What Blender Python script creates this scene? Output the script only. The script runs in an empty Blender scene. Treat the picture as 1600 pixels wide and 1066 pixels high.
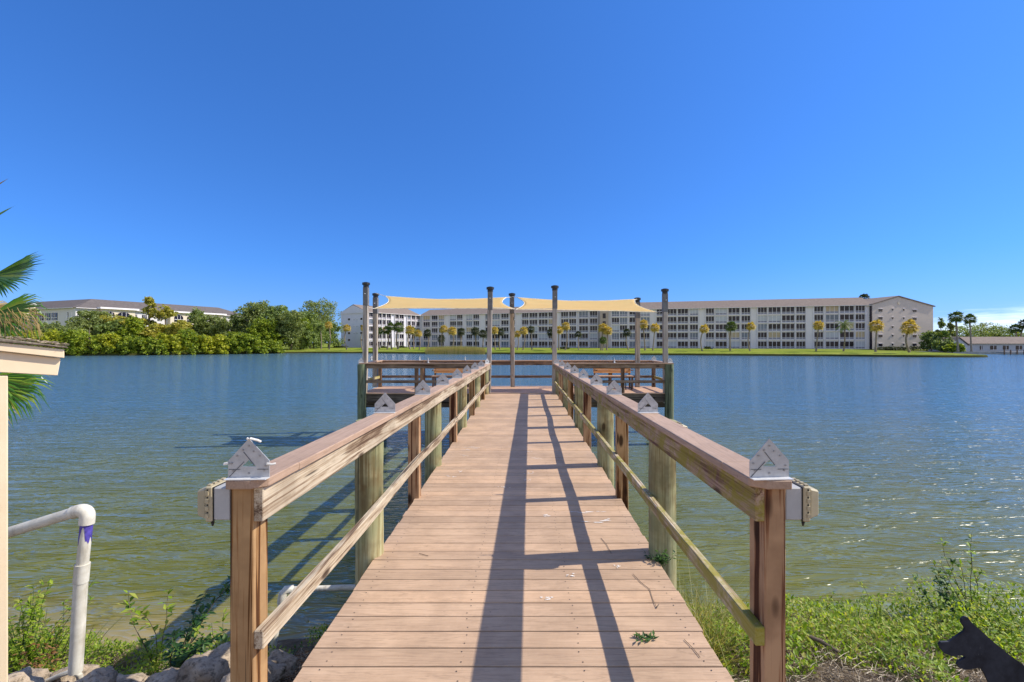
import bpy, bmesh, math, random
from mathutils import Vector, Matrix, noise as mn
R = math.radians
random.seed(7)
scene = bpy.context.scene
COL = scene.collection
F, CX, CY, EYE = 741.0, 816.5, 535.0, 1.64
WATER = -1.4

def W(px, py, Y):
    return Vector(((px - CX) / F * Y, Y, EYE - (py - CY) / F * Y))

ORD = ['first', 'second', 'third', 'fourth', 'fifth', 'sixth', 'seventh', 'eighth', 'ninth', 'tenth', 'eleventh',
       'twelfth', 'thirteenth', 'fourteenth', 'fifteenth', 'sixteenth', 'seventeenth', 'eighteenth', 'nineteenth',
       'twentieth', 'twenty-first', 'twenty-second', 'twenty-third', 'twenty-fourth', 'twenty-fifth', 'twenty-sixth',
       'twenty-seventh', 'twenty-eighth', 'twenty-ninth', 'thirtieth', 'thirty-first', 'thirty-second', 'thirty-third',
       'thirty-fourth', 'thirty-fifth', 'thirty-sixth', 'thirty-seventh', 'thirty-eighth', 'thirty-ninth', 'fortieth',
       'forty-first', 'forty-second']

# ------------------------------------------------------------------ materials
MATS = {}

class NT:
    def __init__(s, name):
        m = bpy.data.materials.new(name); m.use_nodes = True
        s.m = m; s.t = m.node_tree; s.n = s.t.nodes; s.l = s.t.links
        s.b = s.n['Principled BSDF']; s.out = s.n['Material Output']
        s.tc = s.n.new('ShaderNodeTexCoord')
        MATS[name] = m
    def add(s, t, **kw):
        nd = s.n.new(t)
        for k, v in kw.items():
            setattr(nd, k, v)
        return nd
    def link(s, a, b): s.l.new(a, b)
    def coords(s, rnd=True, scale=(1, 1, 1), rot=(0, 0, 0)):
        mp = s.add('ShaderNodeMapping')
        mp.inputs['Scale'].default_value = scale
        mp.inputs['Rotation'].default_value = rot
        src = s.tc.outputs['Object']
        if rnd:
            oi = s.add('ShaderNodeObjectInfo')
            vm = s.add('ShaderNodeVectorMath', operation='MULTIPLY_ADD')
            cmb = s.add('ShaderNodeCombineXYZ')
            for i in range(3): s.link(oi.outputs['Random'], cmb.inputs[i])
            vm.inputs[1].default_value = (17, 23, 31)
            s.link(cmb.outputs[0], vm.inputs[0]); s.link(src, vm.inputs[2])
            src = vm.outputs[0]
        s.link(src, mp.inputs['Vector'])
        return mp.outputs['Vector']
    def noise(s, vec, scale=5, detail=5, rough=.6, dist=0.0):
        nd = s.add('ShaderNodeTexNoise')
        nd.inputs['Scale'].default_value = scale; nd.inputs['Detail'].default_value = detail
        nd.inputs['Roughness'].default_value = rough; nd.inputs['Distortion'].default_value = dist
        s.link(vec, nd.inputs['Vector'])
        return nd.outputs['Fac']
    def ramp(s, fac, stops):
        nd = s.add('ShaderNodeValToRGB'); e = nd.color_ramp.elements
        while len(e) < len(stops): e.new(.5)
        for i, (p, c) in enumerate(stops):
            e[i].position = p
            e[i].color = (c[0], c[1], c[2], 1) if not isinstance(c, (int, float)) else (c, c, c, 1)
        s.link(fac, nd.inputs['Fac'])
        return nd.outputs['Color']
    def mix(s, fac, a, b, mode='MIX'):
        nd = s.add('ShaderNodeMix', data_type='RGBA', blend_type=mode)
        for inp, v in ((nd.inputs[0], fac), (nd.inputs[6], a), (nd.inputs[7], b)):
            if hasattr(v, 'links') or hasattr(v, 'is_linked'): s.link(v, inp)
            elif isinstance(v, (int, float)): inp.default_value = v if inp.type == 'VALUE' else (v, v, v, 1)
            else: inp.default_value = (v[0], v[1], v[2], 1)
        return nd.outputs[2]
    def math(s, op, a, b=0.0, clamp=False):
        nd = s.add('ShaderNodeMath', operation=op); nd.use_clamp = clamp
        for i, v in enumerate((a, b)):
            if isinstance(v, (int, float)): nd.inputs[i].default_value = v
            else: s.link(v, nd.inputs[i])
        return nd.outputs[0]
    def bump(s, h, strength=.3, dist=.01, prev=None):
        nd = s.add('ShaderNodeBump')
        nd.inputs['Strength'].default_value = strength; nd.inputs['Distance'].default_value = dist
        s.link(h, nd.inputs['Height'])
        if prev: s.link(prev, nd.inputs['Normal'])
        return nd.outputs['Normal']
    def base(s, c):
        if isinstance(c, (tuple, list)): s.b.inputs['Base Color'].default_value = (c[0], c[1], c[2], 1)
        else: s.link(c, s.b.inputs['Base Color'])
    def set(s, rough=.6, spec=.5, metal=0.0):
        s.b.inputs['Roughness'].default_value = rough
        s.b.inputs['Specular IOR Level'].default_value = spec
        s.b.inputs['Metallic'].default_value = metal

def simple(name, col, rough=.6, spec=.3, metal=0.0, var=.25, scale=8.0, bump=0.0, rnd=True):
    n = NT(name); v = n.coords(rnd)
    f = n.noise(v, scale, 5, .65)
    lo = tuple(c * (1 - var) for c in col); hi = tuple(min(1, c * (1 + var)) for c in col)
    n.base(n.ramp(f, [(.3, lo), (.7, hi)]))
    n.set(rough, spec, metal)
    if bump: n.link(n.bump(f, bump, .02), n.b.inputs['Normal'])
    return n.m

def wood(name, dark, mid, light, axis=1, fine=90.0, algae=0.0, algae_col=(.16, .15, .012), stain=0.0, knots=True,
         rough=.75, green=None, cracks=True, ringw=.2):
    n = NT(name)
    al = [fine] * 3; al[axis] = fine * .012
    v = n.coords(True, tuple(al))
    al2 = [9.0] * 3; al2[axis] = .38
    v2 = n.coords(True, tuple(al2))
    v3 = n.coords(True, (1, 1, 1))
    g = n.noise(v, 1.0, 6, .65, 1.2)
    h = n.noise(v2, 1.0, 4, .6, 2.2)
    rings = n.math('MULTIPLY', h, 14.0); rings = n.math('SINE', rings); rings = n.math('MULTIPLY_ADD', rings, .5)
    rings.node.inputs[2].default_value = .5
    comb = n.math('ADD', n.math('MULTIPLY', g, 1 - ringw), n.math('MULTIPLY', rings, ringw))
    col = n.ramp(comb, [(.38, dark), (.5, mid), (.61, light)])
    big = n.noise(v3, 3.1, 4, .6)
    if stain:
        col = n.mix(n.ramp(big, [(.42, 0.0), (.62, stain)]), col, dark)
    if knots:
        vo = n.add('ShaderNodeTexVoronoi'); vo.feature = 'F1'
        k = [6.0] * 3; k[axis] = 2.2
        n.link(n.coords(True, tuple(k)), vo.inputs['Vector']); vo.inputs['Scale'].default_value = 1.0
        col = n.mix(n.ramp(vo.outputs['Distance'], [(.10, .9), (.17, 0.0)]), col, tuple(c * .45 for c in dark))
    if cracks:
        cr = [26.0] * 3; cr[axis] = .55
        cn = n.noise(n.coords(True, tuple(cr)), 1.0, 2, .5, .4)
        cm = n.ramp(cn, [(.285, 1.0), (.31, 0.0)])
        col = n.mix(n.math('MULTIPLY', cm, .8), col, (.02, .014, .01))
    if algae:
        a1 = n.noise(v3, 4.5, 6, .72, .6)
        a2 = n.noise(v, .5, 4, .6)
        am = n.ramp(n.math('ADD', n.math('MULTIPLY', a1, .8), n.math('MULTIPLY', a2, .2)),
                    [(.62 - .22 * algae, 0.0), (.74 - .2 * algae, .85)])
        col = n.mix(am, col, algae_col)
    if green:
        col = n.mix(n.ramp(n.noise(v3, 2.2, 4, .6), [(.38, .0), (.62, .6)]), col, green)
    n.base(col); n.set(rough, .2)
    n.link(n.bump(comb, .5, .004), n.b.inputs['Normal'])
    return n.m

WR_L = wood('weathered_wood_rail_grey', (.11, .065, .04), (.34, .25, .165), (.55, .46, .34), 1, stain=.35)
WR_R = wood('weathered_wood_rail_mossy', (.12, .06, .04), (.30, .19, .13), (.48, .34, .25), 1, algae_col=(.26, .22, .02), algae=.80, stain=.3)
WR_R2 = wood('weathered_wood_rail_mossy_low', (.16, .10, .06), (.38, .28, .19), (.60, .50, .38), 1, algae_col=(.27, .24, .02), algae=.95)
WR_X = wood('weathered_wood_cross', (.075, .04, .025), (.19, .12, .08), (.34, .24, .17), 0, stain=.4)
POST = wood('post_wood_orange', (.07, .026, .008), (.30, .145, .05), (.47, .29, .14), 2, fine=120, stain=.35, ringw=.38)
POST_R = wood('post_wood_red', (.06, .018, .008), (.27, .12, .055), (.46, .28, .155), 2, fine=120, stain=.4, algae=.14, ringw=.42)
POST_D = wood('post_wood_dark', (.05, .028, .018), (.15, .085, .05), (.27, .17, .11), 2, fine=70, stain=.3)
POLEW = wood('pole_wood', (.15, .12, .095), (.33, .285, .24), (.48, .43, .38), 2, fine=60, stain=.2)
PIL = wood('treated_piling_wood', (.11, .065, .025), (.30, .23, .10), (.46, .42, .24), 2, fine=60, stain=.75, algae=.2,
           algae_col=(.20, .27, .12), green=(.26, .31, .17))
PIL_D = wood('treated_piling_wood_dark', (.03, .035, .025), (.09, .10, .06), (.20, .22, .14), 2, fine=60, green=(.15, .20, .11))
BENCHW = wood('bench_wood', (.25, .09, .03), (.50, .22, .08), (.62, .34, .15), 0, knots=False, cracks=False)
FASC = wood('fascia_wood', (.03, .022, .018), (.09, .07, .055), (.18, .14, .11), 0, stain=.3)

def composite(name, axis, a, b):
    n = NT(name)
    sc = [70.0] * 3; sc[axis] = 2.2
    v = n.coords(False, tuple(sc)); v3 = n.coords(False)
    att = n.add('ShaderNodeAttribute'); att.attribute_name = 'board'
    off = n.add('ShaderNodeVectorMath', operation='ADD')
    sx = n.add('ShaderNodeVectorMath', operation='SCALE'); sx.inputs['Scale'].default_value = 50
    n.link(att.outputs['Vector'], sx.inputs[0]); n.link(v, off.inputs[0]); n.link(sx.outputs[0], off.inputs[1])
    g = n.noise(off.outputs[0], 1.0, 6, .65, 1.5)
    sc2 = [9.0] * 3; sc2[axis] = .7
    off2 = n.add('ShaderNodeVectorMath', operation='ADD')
    n.link(n.coords(False, tuple(sc2)), off2.inputs[0]); n.link(sx.outputs[0], off2.inputs[1])
    h = n.noise(off2.outputs[0], 1.0, 4, .6, 2.5)
    rg = n.math('SINE', n.math('MULTIPLY', h, 34.0))
    rg = n.math('MULTIPLY', n.math('ADD', rg, 1.0), .5)
    col = n.ramp(g, [(.28, a), (.62, b)])
    col = n.mix(n.math('MULTIPLY', n.ramp(rg, [(.0, 1.0), (.22, 0.0)]), .35), col, tuple(c * .55 for c in a))
    sep = n.add('ShaderNodeSeparateColor'); n.link(att.outputs['Color'], sep.inputs[0])
    tint = n.ramp(sep.outputs[0], [(0.0, (.82, .82, .82)), (.5, (1, 1, 1)), (1.0, (1.09, 1.06, 1.02))])
    col = n.mix(1.0, col, tint, 'MULTIPLY')
    dirt = n.noise(v3, 2.3, 6, .7)
    col = n.mix(n.ramp(dirt, [(.36, .40), (.58, 0.0)]), col, tuple(c * .55 for c in a))
    sp = n.noise(v3, 55, 2, .5)
    col = n.mix(n.ramp(sp, [(.235, .55), (.26, 0.0)]), col, (.12, .08, .06))
    n.base(col); n.set(.62, .3)
    n.link(n.bump(g, .25, .002), n.b.inputs['Normal'])
    return n.m
DECK = composite('composite_deck', 0, (.49, .32, .205), (.605, .418, .275))
CAPM = composite('composite_cap', 1, (.45, .295, .205), (.57, .395, .285))
DECKP = composite('composite_platform', 0, (.50, .31, .20), (.60, .39, .265))

METAL = simple('galvanised_metal', (.46, .46, .47), .5, .5, .25, .14, 30, .05)
METALW = simple('bright_metal', (.75, .75, .75), .4, .5, .3, .1, 20)
BOXG = simple('grey_box_plastic', (.40, .40, .40), .5, .3, 0, .1, 12)
BOXT = simple('beige_box_plastic', (.42, .36, .24), .5, .3, 0, .12, 12)
BLACK = simple('black_plastic', (.02, .02, .022), .45, .4, 0, .2, 20)
PVC = None
def mk_pvc():
    n = NT('white_pvc'); v = n.coords(True)
    g = n.noise(v, 7, 6, .7); st = n.noise(n.coords(True, (18, 18, 1.6)), 1.0, 4, .6)
    col = n.ramp(g, [(.3, (.50, .46, .37)), (.62, (.74, .71, .63))])
    col = n.mix(n.ramp(st, [(.3, .55), (.44, 0.0)]), col, (.26, .22, .17))
    n.base(col); n.set(.45, .4); return n.m
PVC = mk_pvc()
PURPLE = simple('purple_primer', (.09, .07, .36), .5, .3, 0, .4, 30)
CREAM = None
def mk_cream():
    n = NT('cream_paint'); v = n.coords(True)
    g = n.noise(v, 3, 6, .7); sp = n.noise(v, 38, 3, .6)
    col = n.ramp(g, [(.3, (.78, .60, .40)), (.7, (.85, .69, .48))])
    col = n.mix(n.ramp(sp, [(.24, .8), (.27, 0.0)]), col, (.25, .17, .1))
    n.base(col); n.set(.6, .3); n.link(n.bump(g, .15, .01), n.b.inputs['Normal']); return n.m
CREAM = mk_cream()
ROOFG = simple('roofing_grey', (.17, .14, .11), .9, .1, 0, .5, 30, .4)
SAIL = None
def mk_sail():
    n = NT('shade_sail_cloth'); v = n.coords(False)
    g = n.noise(n.coords(False, (1.5, 6, 6)), 1.0, 4, .6)
    col = n.ramp(g, [(.3, (.86, .67, .36)), (.7, (.93, .76, .44))])
    n.base(col); n.set(.8, .15)
    tr = n.add('ShaderNodeBsdfTranslucent'); tr.inputs['Color'].default_value = (1.0, .83, .47, 1)
    ms = n.add('ShaderNodeMixShader'); ms.inputs[0].default_value = .62
    n.link(n.b.outputs[0], ms.inputs[1]); n.link(tr.outputs[0], ms.inputs[2]); n.link(ms.outputs[0], n.out.inputs[0])
    return n.m
SAIL = mk_sail()
ROPE = simple('white_rope', (.75, .72, .66), .8, .1)

def leaf(name, cols, trans=.35, rough=.5, spec=.35):
    n = NT(name)
    g = n.add('ShaderNodeNewGeometry')
    oi = n.add('ShaderNodeObjectInfo')
    big = n.noise(n.coords(True), .55, 3, .6)
    f = n.math('ADD', n.math('MULTIPLY', g.outputs['Random Per Island'], .62), n.math('MULTIPLY', big, .38))
    k = len(cols)
    col = n.ramp(f, [(.12 + .72 * i / (k - 1), c) for i, c in enumerate(cols)])
    n.base(col); n.set(rough, spec)
    tr = n.add('ShaderNodeBsdfTranslucent')
    br = n.mix(1.0, col, (1.5, 1.4, .6), 'MULTIPLY'); n.link(br, tr.inputs['Color'])
    ms = n.add('ShaderNodeMixShader'); ms.inputs[0].default_value = trans
    n.link(n.b.outputs[0], ms.inputs[1]); n.link(tr.outputs[0], ms.inputs[2]); n.link(ms.outputs[0], n.out.inputs[0])
    return n.m
L_OAK = leaf('leaf_oak', [(0.065, 0.111, 0.032), (0.139, 0.203, 0.057), (0.244, 0.321, 0.094), (0.357, 0.423, 0.129)])
L_OLIVE = leaf('leaf_olive', [(0.149, 0.171, 0.026), (0.299, 0.309, 0.052), (0.478, 0.455, 0.078), (0.568, 0.455, 0.104)])
L_GREYG = leaf('leaf_greygreen', [(0.102, 0.144, 0.048), (0.203, 0.254, 0.082), (0.343, 0.389, 0.137)])
L_MANG = leaf('leaf_mangrove', [(0.099, 0.132, 0.009), (0.239, 0.294, 0.017), (0.425, 0.455, 0.026), (0.552, 0.508, 0.058)])
L_MANG2 = leaf('leaf_mangrove_green', [(0.054, 0.095, 0.01), (0.14, 0.211, 0.018), (0.274, 0.348, 0.026), (0.407, 0.449, 0.04)])
L_PALMY = leaf('leaf_palm_gold', [(.20, .16, .03), (.45, .35, .07), (.62, .47, .11), (.60, .50, .13)], .35)
L_PALMD = leaf('leaf_palm_dark', [(.025, .035, .015), (.05, .065, .025), (.09, .10, .035)], .2)
L_PALMG = leaf('leaf_palm_green', [(.03, .06, .012), (.06, .12, .02), (.12, .18, .03), (.20, .20, .05)], .3)
L_FAN = leaf('leaf_fan_palm', [(0.034, 0.105, 0.017), (0.068, 0.195, 0.026), (0.153, 0.3, 0.036), (0.374, 0.42, 0.048)], .4, .35, .5)
L_FAND = leaf('leaf_fan_dry', [(.22, .14, .05), (.38, .27, .11), (.50, .38, .18)], .3)
L_WEED = leaf('leaf_weed', [(0.044, 0.092, 0.008), (0.132, 0.23, 0.014), (0.264, 0.391, 0.025), (0.374, 0.483, 0.05), (0.44, 0.391, 0.12)], .45)
L_WEEDD = leaf('leaf_weed_dark', [(.012, .04, .014), (.03, .085, .022), (.06, .14, .03), (.12, .20, .04)], .35)
L_LIME = leaf('leaf_lime', [(.15, .24, .02), (.26, .36, .04), (.36, .42, .07)], .4)
L_DRY = leaf('leaf_dry_brown', [(.10, .05, .02), (.22, .10, .04), (.30, .16, .06)], .2)
L_STRAW = leaf('straw', [(.10, .075, .05), (.24, .18, .12), (.38, .30, .21), (.50, .42, .30)], .15)
L_GRASS = leaf('grass_blades', [(.10, .13, .02), (.22, .25, .05), (.38, .34, .13), (.48, .40, .20)], .35)
L_REED = leaf('reed_blades', [(.24, .24, .05), (.40, .36, .10), (.52, .44, .18), (.58, .47, .24)], .4)
L_HEDGE = leaf('leaf_hedge', [(.02, .03, .012), (.045, .06, .02), (.10, .11, .03)], .2)
BARK = simple('bark', (.16, .125, .095), .9, .1, 0, .4, 6, .4)
PTRUNK = simple('palm_trunk_bark', (.27, .215, .165), .9, .1, 0, .35, 4, .4)

WALLW = simple('white_stucco', (.77, .71, .73), .85, .15, 0, .05, .35)
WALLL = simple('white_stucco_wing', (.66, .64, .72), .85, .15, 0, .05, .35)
WALLT = simple('tan_stucco', (.62, .525, .45), .85, .15, 0, .05, .35)
WALLC = simple('cream_stucco', (.66, .56, .44), .85, .15, 0, .06, .35)
WALLB = simple('pale_stucco', (.66, .62, .62), .85, .15, 0, .06, .35)
TOWT = simple('tower_tan', (.46, .36, .30), .85, .15, 0, .08, .5)
FRAMEW = simple('white_frame', (.81, .76, .78), .6, .3, 0, .04, 2)
ROOFB = simple('brown_shingle', (.23, .185, .16), .9, .1, 0, .16, 1.4)
ROOFD = simple('dark_shingle', (.145, .125, .12), .9, .1, 0, .22, 1.4)
GLASSD = simple('dark_window_glass', (.014, .010, .022), .2, .3, 0, .5, 1.0)
GLASSB = simple('window_glass_curtained', (.13, .16, .22), .2, .5, 0, .3, 1.0)
GLASSW = simple('window_blind_pale', (.50, .50, .54), .4, .3, 0, .1, 1.0)
PANEL = simple('balcony_lattice', (.24, .23, .28), .6, .2, 0, .2, .6)
GLASST = simple('window_blind_tan', (.50, .38, .24), .5, .3, 0, .1, 1.0)
DOGM = None
def mk_dog():
    n = NT('black_painted_plate'); v = n.coords(False)
    g = n.noise(v, 9, 6, .7); s = n.noise(n.coords(False, (40, 1, 14)), 1.0, 3, .5, 3.0)
    col = n.ramp(g, [(.35, (.014, .015, .022)), (.7, (.045, .048, .062))])
    col = n.mix(n.ramp(s, [(.27, .5), (.30, 0.0)]), col, (.16, .15, .14))
    n.base(col); n.set(.6, .25); return n.m
DOGM = mk_dog()
ROCK = None
def mk_rock():
    n = NT('pale_riprap_rock'); v = n.coords(True)
    g = n.noise(v, 5, 8, .75); p = n.noise(v, 26, 5, .7)
    col = n.ramp(g, [(.3, (.22, .17, .12)), (.5, (.44, .35, .26)), (.7, (.60, .50, .38))])
    col = n.mix(n.ramp(p, [(.36, .75), (.5, 0.0)]), col, (.09, .075, .055))
    n.base(col); n.set(.9, .15)
    n.link(n.bump(n.math('ADD', g, n.math('MULTIPLY', p, .5)), .9, .03), n.b.inputs['Normal']); return n.m
ROCK = mk_rock()

def mk_soil():
    n = NT('bank_soil'); v = n.coords(False)
    g = n.noise(v, 3.5, 8, .75); p = n.noise(v, 30, 5, .7)
    col = n.ramp(g, [(.3, (.10, .07, .045)), (.52, (.21, .155, .10)), (.72, (.33, .26, .18))])
    col = n.mix(n.ramp(p, [(.38, .6), (.55, 0.0)]), col, (.06, .045, .03))
    n.base(col); n.set(.95, .1)
    n.link(n.bump(n.math('ADD', g, p), .8, .03), n.b.inputs['Normal']); return n.m
SOIL = mk_soil()

def mk_lawn():
    n = NT('lawn_grass'); v = n.coords(False)
    g = n.noise(v, .09, 6, .7); h = n.noise(v, 1.3, 5, .7); st = n.noise(n.coords(False, (.5, 2.5, 1)), 1.0, 5, .7)
    col = n.ramp(n.math('ADD', n.math('MULTIPLY', g, .5), n.math('MULTIPLY', st, .5)),
                 [(.36, (.08, .12, .014)), (.5, (.20, .25, .026)), (.62, (.36, .34, .075))])
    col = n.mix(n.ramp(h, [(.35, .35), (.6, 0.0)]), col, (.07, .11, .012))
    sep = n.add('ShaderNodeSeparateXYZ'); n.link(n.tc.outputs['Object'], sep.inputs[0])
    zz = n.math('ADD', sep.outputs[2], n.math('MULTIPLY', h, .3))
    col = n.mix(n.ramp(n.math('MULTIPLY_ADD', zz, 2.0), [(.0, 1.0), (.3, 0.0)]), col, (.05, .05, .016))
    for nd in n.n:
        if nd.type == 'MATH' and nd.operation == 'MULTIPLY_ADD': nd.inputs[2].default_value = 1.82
    n.base(col); n.set(.95, .05)
    n.link(n.bump(h, .6, .15), n.b.inputs['Normal']); return n.m
LAWN = mk_lawn()

def mk_water():
    n = NT('lake_water')
    sep = n.add('ShaderNodeSeparateXYZ'); n.link(n.tc.outputs['Object'], sep.inputs[0])
    big = n.noise(n.coords(False, (.6, .9, 1)), .5, 4, .6)
    edge = n.math('ADD', sep.outputs[1], n.math('MULTIPLY', n.noise(n.coords(False), 1.4, 4, .6), 1.3))
    deep = n.ramp(big, [(.35, (.118, .122, .012)), (.65, (.158, .158, .018))])
    sh = n.ramp(n.math('MULTIPLY', n.math('SUBTRACT', edge, 5.2), .75), [(.0, 1.0), (1.0, 0.0)])
    right = n.ramp(n.math('MULTIPLY', n.math('ADD', sep.outputs[0], 1.0), .3), [(0.0, .0), (1.0, 1.0)])
    shal = n.mix(n.math('MULTIPLY', right, 1.0), (.36, .27, .10), (.26, .26, .06))
    col = n.mix(n.math('MULTIPLY', sh, .85), deep, shal)
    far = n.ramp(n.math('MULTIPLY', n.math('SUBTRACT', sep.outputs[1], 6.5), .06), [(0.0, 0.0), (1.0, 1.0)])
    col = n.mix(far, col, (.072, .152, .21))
    n.base(col); n.set(.11, .5); n.b.inputs['IOR'].default_value = 1.6
    # ripples: crests lie nearly along X
    w1 = n.noise(n.coords(False, (.9, 3.6, 1), (0, 0, R(7))), 1.0, 3, .55, .6)
    w2 = n.noise(n.coords(False, (2.2, 7.5, 1), (0, 0, R(-9))), 1.0, 3, .6, .4)
    w3 = n.noise(n.coords(False, (.25, .8, 1), (0, 0, R(12))), 1.0, 2, .5, .3)
    rd = n.math('SUBTRACT', 1.0, n.math('ABSOLUTE', n.math('SUBTRACT', n.math('MULTIPLY', w1, 2.6), 1.3)))
    hsum = n.math('ADD', n.math('MULTIPLY', rd, .55), n.math('ADD', n.math('MULTIPLY', w2, .07), n.math('MULTIPLY', w3, .6)))
    n.link(n.bump(hsum, 1.0, .108), n.b.inputs['Normal'])
    return n.m
WATERM = mk_water()

# ------------------------------------------------------------------ mesh helpers
class MB:
    def __init__(s): s.v = []; s.f = []; s.a = []; s.cur = 0.0
    def face(s, idx): s.f.append(tuple(idx)); s.a.append(s.cur)
    def hexa(s, p):
        b = len(s.v); s.v += [Vector(q) for q in p]
        for q in ((0, 3, 2, 1), (4, 5, 6, 7), (0, 1, 5, 4), (1, 2, 6, 5), (2, 3, 7, 6), (3, 0, 4, 7)):
            s.face([b + i for i in q])
        return s
    def box(s, x0, x1, y0, y1, z0, z1):
        return s.hexa([(x0, y0, z0), (x1, y0, z0), (x1, y1, z0), (x0, y1, z0), (x0, y0, z1), (x1, y0, z1), (x1, y1, z1), (x0, y1, z1)])
    def obox(s, a, b, w, h, up=(0, 0, 1)):
        a = Vector(a); b = Vector(b); d = (b - a).normalized(); up = Vector(up)
        side = d.cross(up)
        if side.length < 1e-4: side = d.cross(Vector((0, 1, 0)))
        side.normalize(); u = side.cross(d).normalized()
        sw = side * (w / 2); uh = u * (h / 2)
        return s.hexa([a - sw - uh, a + sw - uh, b + sw - uh, b - sw - uh, a - sw + uh, a + sw + uh, b + sw + uh, b - sw + uh])
    def sweep(s, pts, prof):
        """prof: list of (dx, dz), swept along pts (mostly along Y or X)"""
        n = len(prof); b = len(s.v)
        for i, p in enumerate(pts):
            p = Vector(p)
            q = Vector(pts[min(i + 1, len(pts) - 1)]) - Vector(pts[max(i - 1, 0)])
            d = q.normalized(); side = d.cross(Vector((0, 0, 1))).normalized()
            for (dx, dz) in prof: s.v.append(p + side * dx + Vector((0, 0, dz)))
        for i in range(len(pts) - 1):
            for k in range(n):
                k2 = (k + 1) % n
                s.face([b + i * n + k, b + (i + 1) * n + k, b + (i + 1) * n + k2, b + i * n + k2])
        s.face([b + k for k in range(n)]); e = b + (len(pts) - 1) * n
        s.face([e + n - 1 - k for k in range(n)])
        return s
    def tube(s, pts, rad, n=8, cap=True):
        if isinstance(rad, (int, float)): rad = [rad] * len(pts)
        pts = [Vector(p) for p in pts]; b = len(s.v)
        d0 = (pts[1] - pts[0]).normalized()
        ref = Vector((0, 0, 1)) if abs(d0.z) < .9 else Vector((0, 1, 0))
        for i, p in enumerate(pts):
            d = (pts[min(i + 1, len(pts) - 1)] - pts[max(i - 1, 0)]).normalized()
            u = d.cross(ref).normalized(); w = d.cross(u).normalized()
            for k in range(n):
                t = 2 * math.pi * k / n
                s.v.append(p + (u * math.cos(t) + w * math.sin(t)) * rad[i])
        for i in range(len(pts) - 1):
            for k in range(n):
                k2 = (k + 1) % n
                s.face([b + i * n + k, b + i * n + k2, b + (i + 1) * n + k2, b + (i + 1) * n + k])
        if cap:
            s.face([b + n - 1 - k for k in range(n)]); e = b + (len(pts) - 1) * n
            s.face([e + k for k in range(n)])
        return s
    def poly(s, pts):
        b = len(s.v); s.v += [Vector(p) for p in pts]; s.face(range(b, b + len(pts))); return s
    def prism(s, pts, vec):
        n = len(pts); b = len(s.v); vec = Vector(vec)
        s.v += [Vector(p) for p in pts] + [Vector(p) + vec for p in pts]
        s.face([b + n - 1 - i for i in range(n)]); s.face([b + n + i for i in range(n)])
        for i in range(n):
            j = (i + 1) % n; s.face([b + i, b + j, b + n + j, b + n + i])
        return s
    def build(s, name, mat, parent=None, smooth=False, bevel=0.0, attr=None):
        org = Vector((0, 0, 0))
        p = parent
        while p: org += p.location; p = p.parent
        me = bpy.data.meshes.new(name)
        me.from_pydata([v - org for v in s.v], [], s.f)
        if attr:
            at = me.attributes.new(attr, 'FLOAT_COLOR', 'CORNER')
            buf = []
            for poly in me.polygons:
                r = s.a[poly.index]
                buf += [r, (r * 7.31) % 1, (r * 3.77) % 1, 1.0] * poly.loop_total
            at.data.foreach_set('color', buf)
        if smooth: me.polygons.foreach_set('use_smooth', [True] * len(me.polygons))
        me.materials.append(mat)
        me.validate()
        if bevel:
            bm = bmesh.new(); bm.from_mesh(me)
            bmesh.ops.recalc_face_normals(bm, faces=bm.faces)
            es = [e for e in bm.edges if len(e.link_faces) == 2 and e.calc_face_angle(0) > .5]
            bmesh.ops.bevel(bm, geom=es, offset=bevel, segments=1, affect='EDGES', profile=.5)
            bm.to_mesh(me); bm.free()
        me.update()
        if smooth and len(me.polygons) < 20000: me.set_sharp_from_angle(angle=R(38))
        o = bpy.data.objects.new(name, me); COL.objects.link(o)
        if parent: o.parent = parent
        return o

def tag(o, label=None, cat=None, group=None, kind=None):
    if label: o['label'] = label
    if cat: o['category'] = cat
    if group: o['group'] = group
    if kind: o['kind'] = kind
    return o
def thing(name, loc, label, cat, group=None):
    o = bpy.data.objects.new(name, None); COL.objects.link(o)
    o.location = loc; o.empty_display_size = .1
    return tag(o, label, cat, group)
def copy_tree(o, parent=None):
    c = o.copy(); COL.objects.link(c)
    if parent: c.parent = parent
    for ch in list(o.children): copy_tree(ch, c)
    return c
def smoothed(o):
    o.data.polygons.foreach_set('use_smooth', [True] * len(o.data.polygons)); return o

# ------------------------------------------------------------------ terrain, water
def lerp_table(t, x):
    if x <= t[0][0]: return t[0][1]
    for (a, va), (b, vb) in zip(t, t[1:]):
        if x <= b: return va + (vb - va) * (x - a) / (b - a)
    return t[-1][1]
BANK = [(-6, -.25), (1, -.36), (2.7, -.62), (3.4, -.86), (4.3, -1.2), (5.0, -1.42), (6, -1.72), (9, -2.3)]
def bank_z(x, y):
    z = lerp_table(BANK, y - .25 * math.sin(x * .7 + 1) - (.35 if x > 1.6 else 0) * min(1, (abs(x) - 1.2)))
    return z + .10 * mn.noise(Vector((x * 1.1, y * 1.1, 3))) + .03 * mn.noise(Vector((x * 5, y * 5, 9)))
def grid(name, x0, x1, nx, y0, y1, ny, fz, mat):
    m = MB()
    for j in range(ny + 1):
        for i in range(nx + 1):
            x = x0 + (x1 - x0) * i / nx; y = y0 + (y1 - y0) * j / ny
            m.v.append(Vector((x, y, fz(x, y))))
    for j in range(ny):
        for i in range(nx):
            a = j * (nx + 1) + i; m.face([a, a + 1, a + nx + 2, a + nx + 1])
    return m.build(name, mat, smooth=True)
tag(grid('near_bank', -16, 18, 170, -6, 9, 75, bank_z, SOIL), kind='structure')
wm = MB(); wm.poly([(-600, -8, WATER), (600, -8, WATER), (600, 420, WATER), (-600, 420, WATER)])
tag(wm.build('water', WATERM), kind='structure')

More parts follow.
